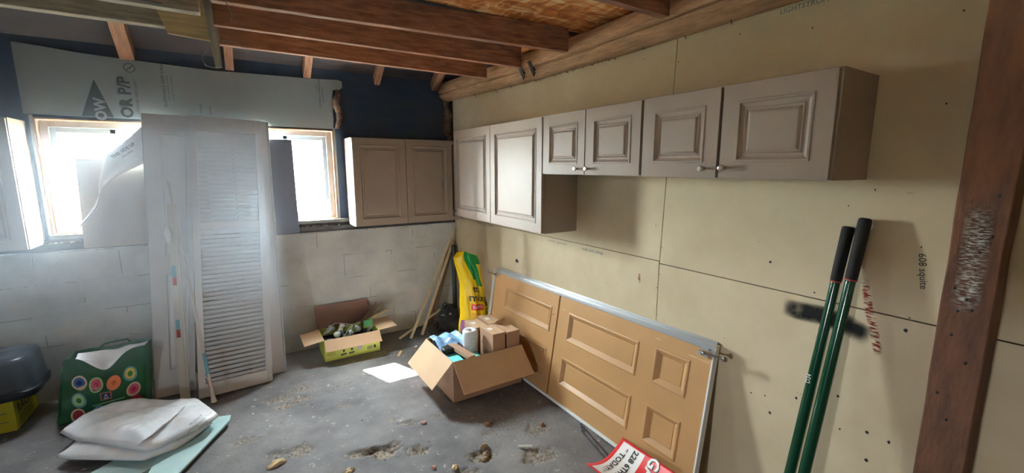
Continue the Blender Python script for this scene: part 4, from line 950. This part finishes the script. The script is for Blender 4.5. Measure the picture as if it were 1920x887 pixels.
mb = MB(); mb.tube([(1.585+.07*math.cos(a), 3.99+.02*math.cos(a), .078+.07*math.sin(a)) for a in [k*pi/16 for k in range(33)]], .004, 8, caps=False); mb.build('hoop', M['black'], t)
mb = MB(); mb.tube([(1.72+.03*math.cos(a), 4.0, .29+.025*math.sin(a)) for a in [k*pi/10 for k in range(21)]], .006, 8, caps=False); mb.tube([(1.66, 4.0, .27), (1.70, 3.99, .245), (1.78, 3.98, .25), (1.85, 3.99, .22)], .007, 8); mb.build('strap', M['black'], t)
mb = MB(); mb.lathe((1.76, 3.975, .20), (0, -1, .2), [(0, .012), (.008, .012), (.009, 0)], 14); mb.bar((1.66, 3.975, .205), (1.70, 3.972, .20), .008, .006); mb.build('buckle', M['wire'], t)

# long green handles
def handle(p, q, r, label, grip, loc):
    t = thing('long_handle', label, 'handle', loc, 'green handles')
    p = V(p); q = V(q); d = (q-p).normalized(); L = (q-p).length
    g0 = L-grip
    mb = MB(); mb.tube([p, p+d*.02, p+d*(L*.5), p+d*g0], [r*.9, r*1.15, r*1.08, r*.92], 24); mb.build('shaft', M['tube'], t)
    mb = MB(); mb.tube([p+d*g0, p+d*(g0+.004), p+d*(L-.012), p+d*(L-.003), q], [r*.95, r*1.08, r*1.16, r*1.06, r*.7], 24); mb.build('grip', M['grip'], t)
    mb = MB(); mb.tube([p+d*(g0-.004), p+d*(g0+.001)], r*1.10, 24); mb.build('ring', M['inkred'], t)
    return t, p, d, L
t, p, d, L = handle((1.76, .71, .004), (1.962, .64, 1.515), .0185, 'long dark green handle with black foam grip, the right and taller of the pair', .235, (1.76, .71, 0))
t, p, d, L = handle((1.78, .765, .004), (1.964, .690, 1.478), .0180, 'long dark green handle with black foam grip, the left and shorter of the pair', .215, (1.78, .745, 0))
mb = MB(); c = p+d*(L*.585)+V((-.0205, -.0, 0)); sd = V((0, -1, 0)); mb.text('D24', c+V((0, .006, 0)), d, V((0, 1, 0)), .022); mb.build('print', M['white'], t)

# garage sale sign lying on its stake
t = thing('yard_sign', 'bent red and white garage sale sign lying upside down at the bottom edge', 'sign', (1.75, 1.62, 0))
A_ = V((1.50, 1.60, .085)); B_ = V((1.845, 1.655, .085))       # far corners
A2 = V((1.60, 1.17, .06)); B2 = V((1.93, 1.20, .34))
A2 = A_+V((.04, -.42, .0)); B2 = B_+V((-.06, -.42, .06))
def sign(u, v, off=0.):      # u: left->right, v: far -> near
    p = A_.lerp(B_, u).lerp(A2.lerp(B2, u), v)
    p.z += -.055*math.sin(pi*u)+off; return p
mb = MB(); mb.surf(lambda u, v: sign(u, v), 30, 20); mb.build('sign_board', M['red'], t, solid=.004)
mb = MB(); mb.surf(lambda u, v: sign(.045+.91*u, .06+.42*v, .0028), 30, 12); mb.build('white_field', M['white'], t)
def sign_text(tx, uc, vc, size, mtn, nm, off=.0042, bold=.001, sx=1.):
    p_ = MB(); p_.text(tx, (0, 0, 0), (1, 0, 0), (0, 1, 0), size, off=bold)
    p_.v = [sign(max(.0, min(1, uc-q_.x*sx/.35)), max(0, min(1, vc+q_.y/.42)), off) for q_ in p_.v]; p_.build(nm, M[mtn], t)
sign_text('* TODAY! *', .52, .16, .052, 'ink', 'handwriting', sx=.95); sign_text('228 6TH AVE', .51, .335, .052, 'ink', 'handwriting', bold=.0018)
sign_text('GARAGE', .50, .66, .105, 'ink', 'lettering_shadow', .0034, .006, .86); sign_text('GARAGE', .50, .65, .105, 'white', 'lettering', .0046, .003, .86); sign_text('SALE', .50, .88, .10, 'white', 'lettering', .0046, .002)
mb = MB(); mb.tube([(1.800, 1.985, .010), (1.715, 1.62, .012), (1.67, 1.42, .012)], .004, 8); mb.tube([(1.79, 1.95, .006), (1.76, 1.93, .006), (1.69, 1.62, .006), (1.64, 1.42, .008)], .0035, 8); mb.tube([(1.81, 1.99, .008), (1.785, 1.955, .008)], .005, 8)
mb.build('wire_stake', M['black'], t)

# debris on the floor
def flake(x, y, sx, sy, mtn, label, nm, cat, h=.008, ang=0., seed=0):
    mb = MB(); n_ = 10; rnd = random.Random(seed); top = []; bot = []
    for k in range(n_):
        a = 2*pi*k/n_; r_ = rnd.uniform(.65, 1.1); px_ = math.cos(a)*sx*r_; py_ = math.sin(a)*sy*r_
        X_ = x+px_*math.cos(ang)-py_*math.sin(ang); Y_ = y+px_*math.sin(ang)+py_*math.cos(ang)
        z0 = fh(X_, Y_)[0]+.0005
        bot.append((X_, Y_, z0)); top.append((X_*.96+x*.04, Y_*.96+y*.04, z0+h*rnd.uniform(.4, 1.2)))
    vs = bot+top+[(x, y, fh(x, y)[0]+h*1.3)]
    mb.add(vs, [tuple(range(n_))[::-1]]+[(k, (k+1) % n_, n_+(k+1) % n_, n_+k) for k in range(n_)]+[(n_+k, n_+(k+1) % n_, 2*n_) for k in range(n_)])
    tag(mb.build(nm, M[mtn]), label, cat)
mb = MB(); mb.bar((1.115, 3.69, .008), (1.165, 3.765, .010), .022, .010); tag(mb.build('wood_chip', M['chip'], bevel=.002), 'small yellow wood chip between the lime box and the big box', 'wood chip')
flake(.06, 2.648, .055, .028, 'cream', 'cream curled flake at the bottom left of the floor', 'paint_flake', 'flake', .02, .3, 1)
flake(.40, 2.36, .03, .018, 'cream', 'pale flake at the bottom edge of the floor near the middle', 'paint_flake', 'flake', .012, 0, 2)
flake(.93, 2.581, .020, .018, 'pinkish' if 'pinkish' in M else 'pinkflake', 'pinkish brown crumb in front of the big box, beside a floor pit', 'floor_crumb', 'crumb', .012, 0, 3)
flake(1.288, 2.331, .028, .018, 'brownleaf', 'brown leaf at the edge of the big box shadow', 'dry_leaf', 'leaf', .018, .5, 4)
for k, (x, y) in enumerate(((1.152, 2.138), (1.135, 2.085), (1.10, 2.05))): flake(x, y, .028, .022, 'dirt', ['far', 'middle', 'near'][k]+' lump of the tan crumble heap on the floor', 'dirt_lump', 'crumb', .018, .4*k, 5+k)
mb = MB(); mb.tube([(1.325, 2.018, .008), (1.40, 1.975, .008)], .006, 10); tag(mb.build('white_plug', M['white']), 'small white plastic tube lying on the floor before the closet door', 'tube')
flake(1.595, 2.137, .016, .012, 'brownleaf', 'small brown pebble near the closet door rail', 'pebble', 'pebble', .014, 0, 9)
flake(.92, 2.061, .024, .018, 'cream', 'cream flake at the bottom edge below the crumble heap', 'paint_flake', 'flake', .014, .8, 10)
flake(.815, 2.128, .014, .014, 'pinkflake', 'small pink crumb at the bottom edge', 'floor_crumb', 'crumb', .012, 0, 11)
flake(1.40, 3.80, .05, .02, 'av_lb', 'pale blue plastic scrap on the floor by the laths', 'plastic_scrap', 'scrap', .01, .2, 12)
flake(1.325, 3.815, .018, .014, 'white', 'white crumb beside the blue plastic scrap', 'floor_crumb', 'crumb', .01, .2, 13)
mb = MB(); rnd = random.Random(3)
for k in range(900):
    if k < 350: px_, py_, r_, s_ = rnd.choice(pits); x = px_+rnd.gauss(0, r_*.9); y = py_+rnd.gauss(0, r_*.8)
    elif k < 600: tt = rnd.random(); x = .15+.75*tt+rnd.gauss(0, .05); y = 3.30+.25*tt+rnd.gauss(0, .06)
    else: x = rnd.uniform(-.2, 1.75); y = rnd.uniform(1.7, 4.1)
    if not (-1.6 < x < 1.80 and 1.6 < y < 4.2): continue
    s = rnd.choice((.002, .003, .003, .004, .006)); z = fh(x, y)[0]
    c = [V((x+rnd.uniform(-s, s)*1.4, y+rnd.uniform(-s, s)*1.4, z+rnd.uniform(0, s))) for _ in range(4)]; c[3] = V((x, y, z+s*1.2))
    mb.cur = rnd.choice((0, 0, 1, 2)); mb.add(c, [(0, 1, 2), (0, 1, 3), (1, 2, 3), (2, 0, 3)])
tag(mb.build('floor_grit', [M['dirt'], M['cream'], M['ink']]), 'scattered grit and crumbs on the concrete floor', 'grit', kind='stuff')
mb = MB()
for k in range(160):
    x = rnd.uniform(-1.17, -.98) if k < 110 else rnd.uniform(.45, .8); y = rnd.uniform(4.318, 4.334); s = rnd.uniform(.003, .008)
    z = 1.160; c = [V((x+rnd.uniform(-s, s)*1.6, y+rnd.uniform(-s, s), z+rnd.uniform(0, s))) for _ in range(3)]+[V((x, y, z+s*1.6))]
    mb.cur = rnd.choice((0, 1, 2)); mb.add(c, [(0, 1, 2), (0, 1, 3), (1, 2, 3), (2, 0, 3)])
tag(mb.build('sill_rubble', [M['dirt'], M['white'], M['brownleaf']]), 'crumbled mortar along the window sills', 'rubble', kind='stuff')

# ================================================================== OUTSIDE
mb = MB(); mb.box((-30, 4.55, -.3), (30, 60, -.02)); mb.box((-30, -20, -.3), (-3.25, 4.55, -.02)); struct(mb.build('ground_outside', M['ground']))
t = thing('tree', 'distant tree seen through the left window', 'tree', (-4.6, 24, 0))
mb = MB(); mb.tube([(-4.6, 24, -.1), (-4.5, 24, 1.5), (-4.6, 24, 3.2)], [.2, .15, .07], 10); mb.build('trunk', M['bark'], t)
mb = MB(); rnd = random.Random(5)
for k in range(1600):
    a = rnd.uniform(0, 2*pi); b = rnd.uniform(-1, 1); r = rnd.random()**.4
    p = V((-4.6+1.0*r*math.cos(a)*math.sqrt(1-b*b), 24+.8*r*math.sin(a), 3.1+.85*r*b)); d1 = V((rnd.uniform(-1, 1), rnd.uniform(-1, 1), rnd.uniform(-1, 1))).normalized()*.09; d2 = d1.orthogonal().normalized()*.05
    mb.add([p-d1, p+d2, p+d1, p-d2], [(0, 1, 2, 3)])
mb.build('crown', M['leafgreen'], t)

t = thing('tree', 'unseen leafy tree added outside to shade the left window', 'tree', (-3.4, 8.2, 0))  # added out of view so its crown blocks sun at the left window
mb = MB(); mb.tube([(-3.4, 8.2, -.1), (-3.2, 8.1, 2.5), (-2.6, 7.6, 4.6), (-2.1, 7.1, 5.8)], [.16, .13, .09, .05], 10); mb.build('trunk', M['bark'], t)
mb = MB()
for k in range(2600):
    a = rnd.uniform(0, 2*pi); b = rnd.uniform(-1, 1); r = rnd.random()**.4
    p = V((-2.15+.95*r*math.cos(a)*math.sqrt(1-b*b), 7.1+.8*r*math.sin(a)*math.sqrt(1-b*b), 6.0+.85*r*b)); d1 = V((rnd.uniform(-1, 1), rnd.uniform(-1, 1), rnd.uniform(-1, 1))).normalized()*.12; d2 = d1.orthogonal().normalized()*.07
    mb.add([p-d1, p+d2, p+d1, p-d2], [(0, 1, 2, 3)])
mb.build('crown', M['leafgreen'], t)

# haze volume added to imitate lens veiling glare near the windows
if HAZE > 0:
    m = bpy.data.materials.new('glare_haze'); m.use_nodes = True; N, L = nodes(m); N.clear()
    o = N.new('ShaderNodeOutputMaterial'); v = N.new('ShaderNodeVolumeScatter'); v.inputs['Color'].default_value = (.74, .88, 1, 1); v.inputs['Density'].default_value = HAZE; v.inputs['Anisotropy'].default_value = .3
    L.new(v.outputs[0], o.inputs['Volume'])
    mb = MB(); mb.box((-2.9, 2.0, .95), (.16, 4.285, 2.75)); hz = mb.build('glare_haze', m); tag(hz, 'thin bluish haze added as lens glare in front of the windows', 'haze', kind='stuff')
for o in list(bpy.data.objects):
    if '_org' in o: del o['_org']
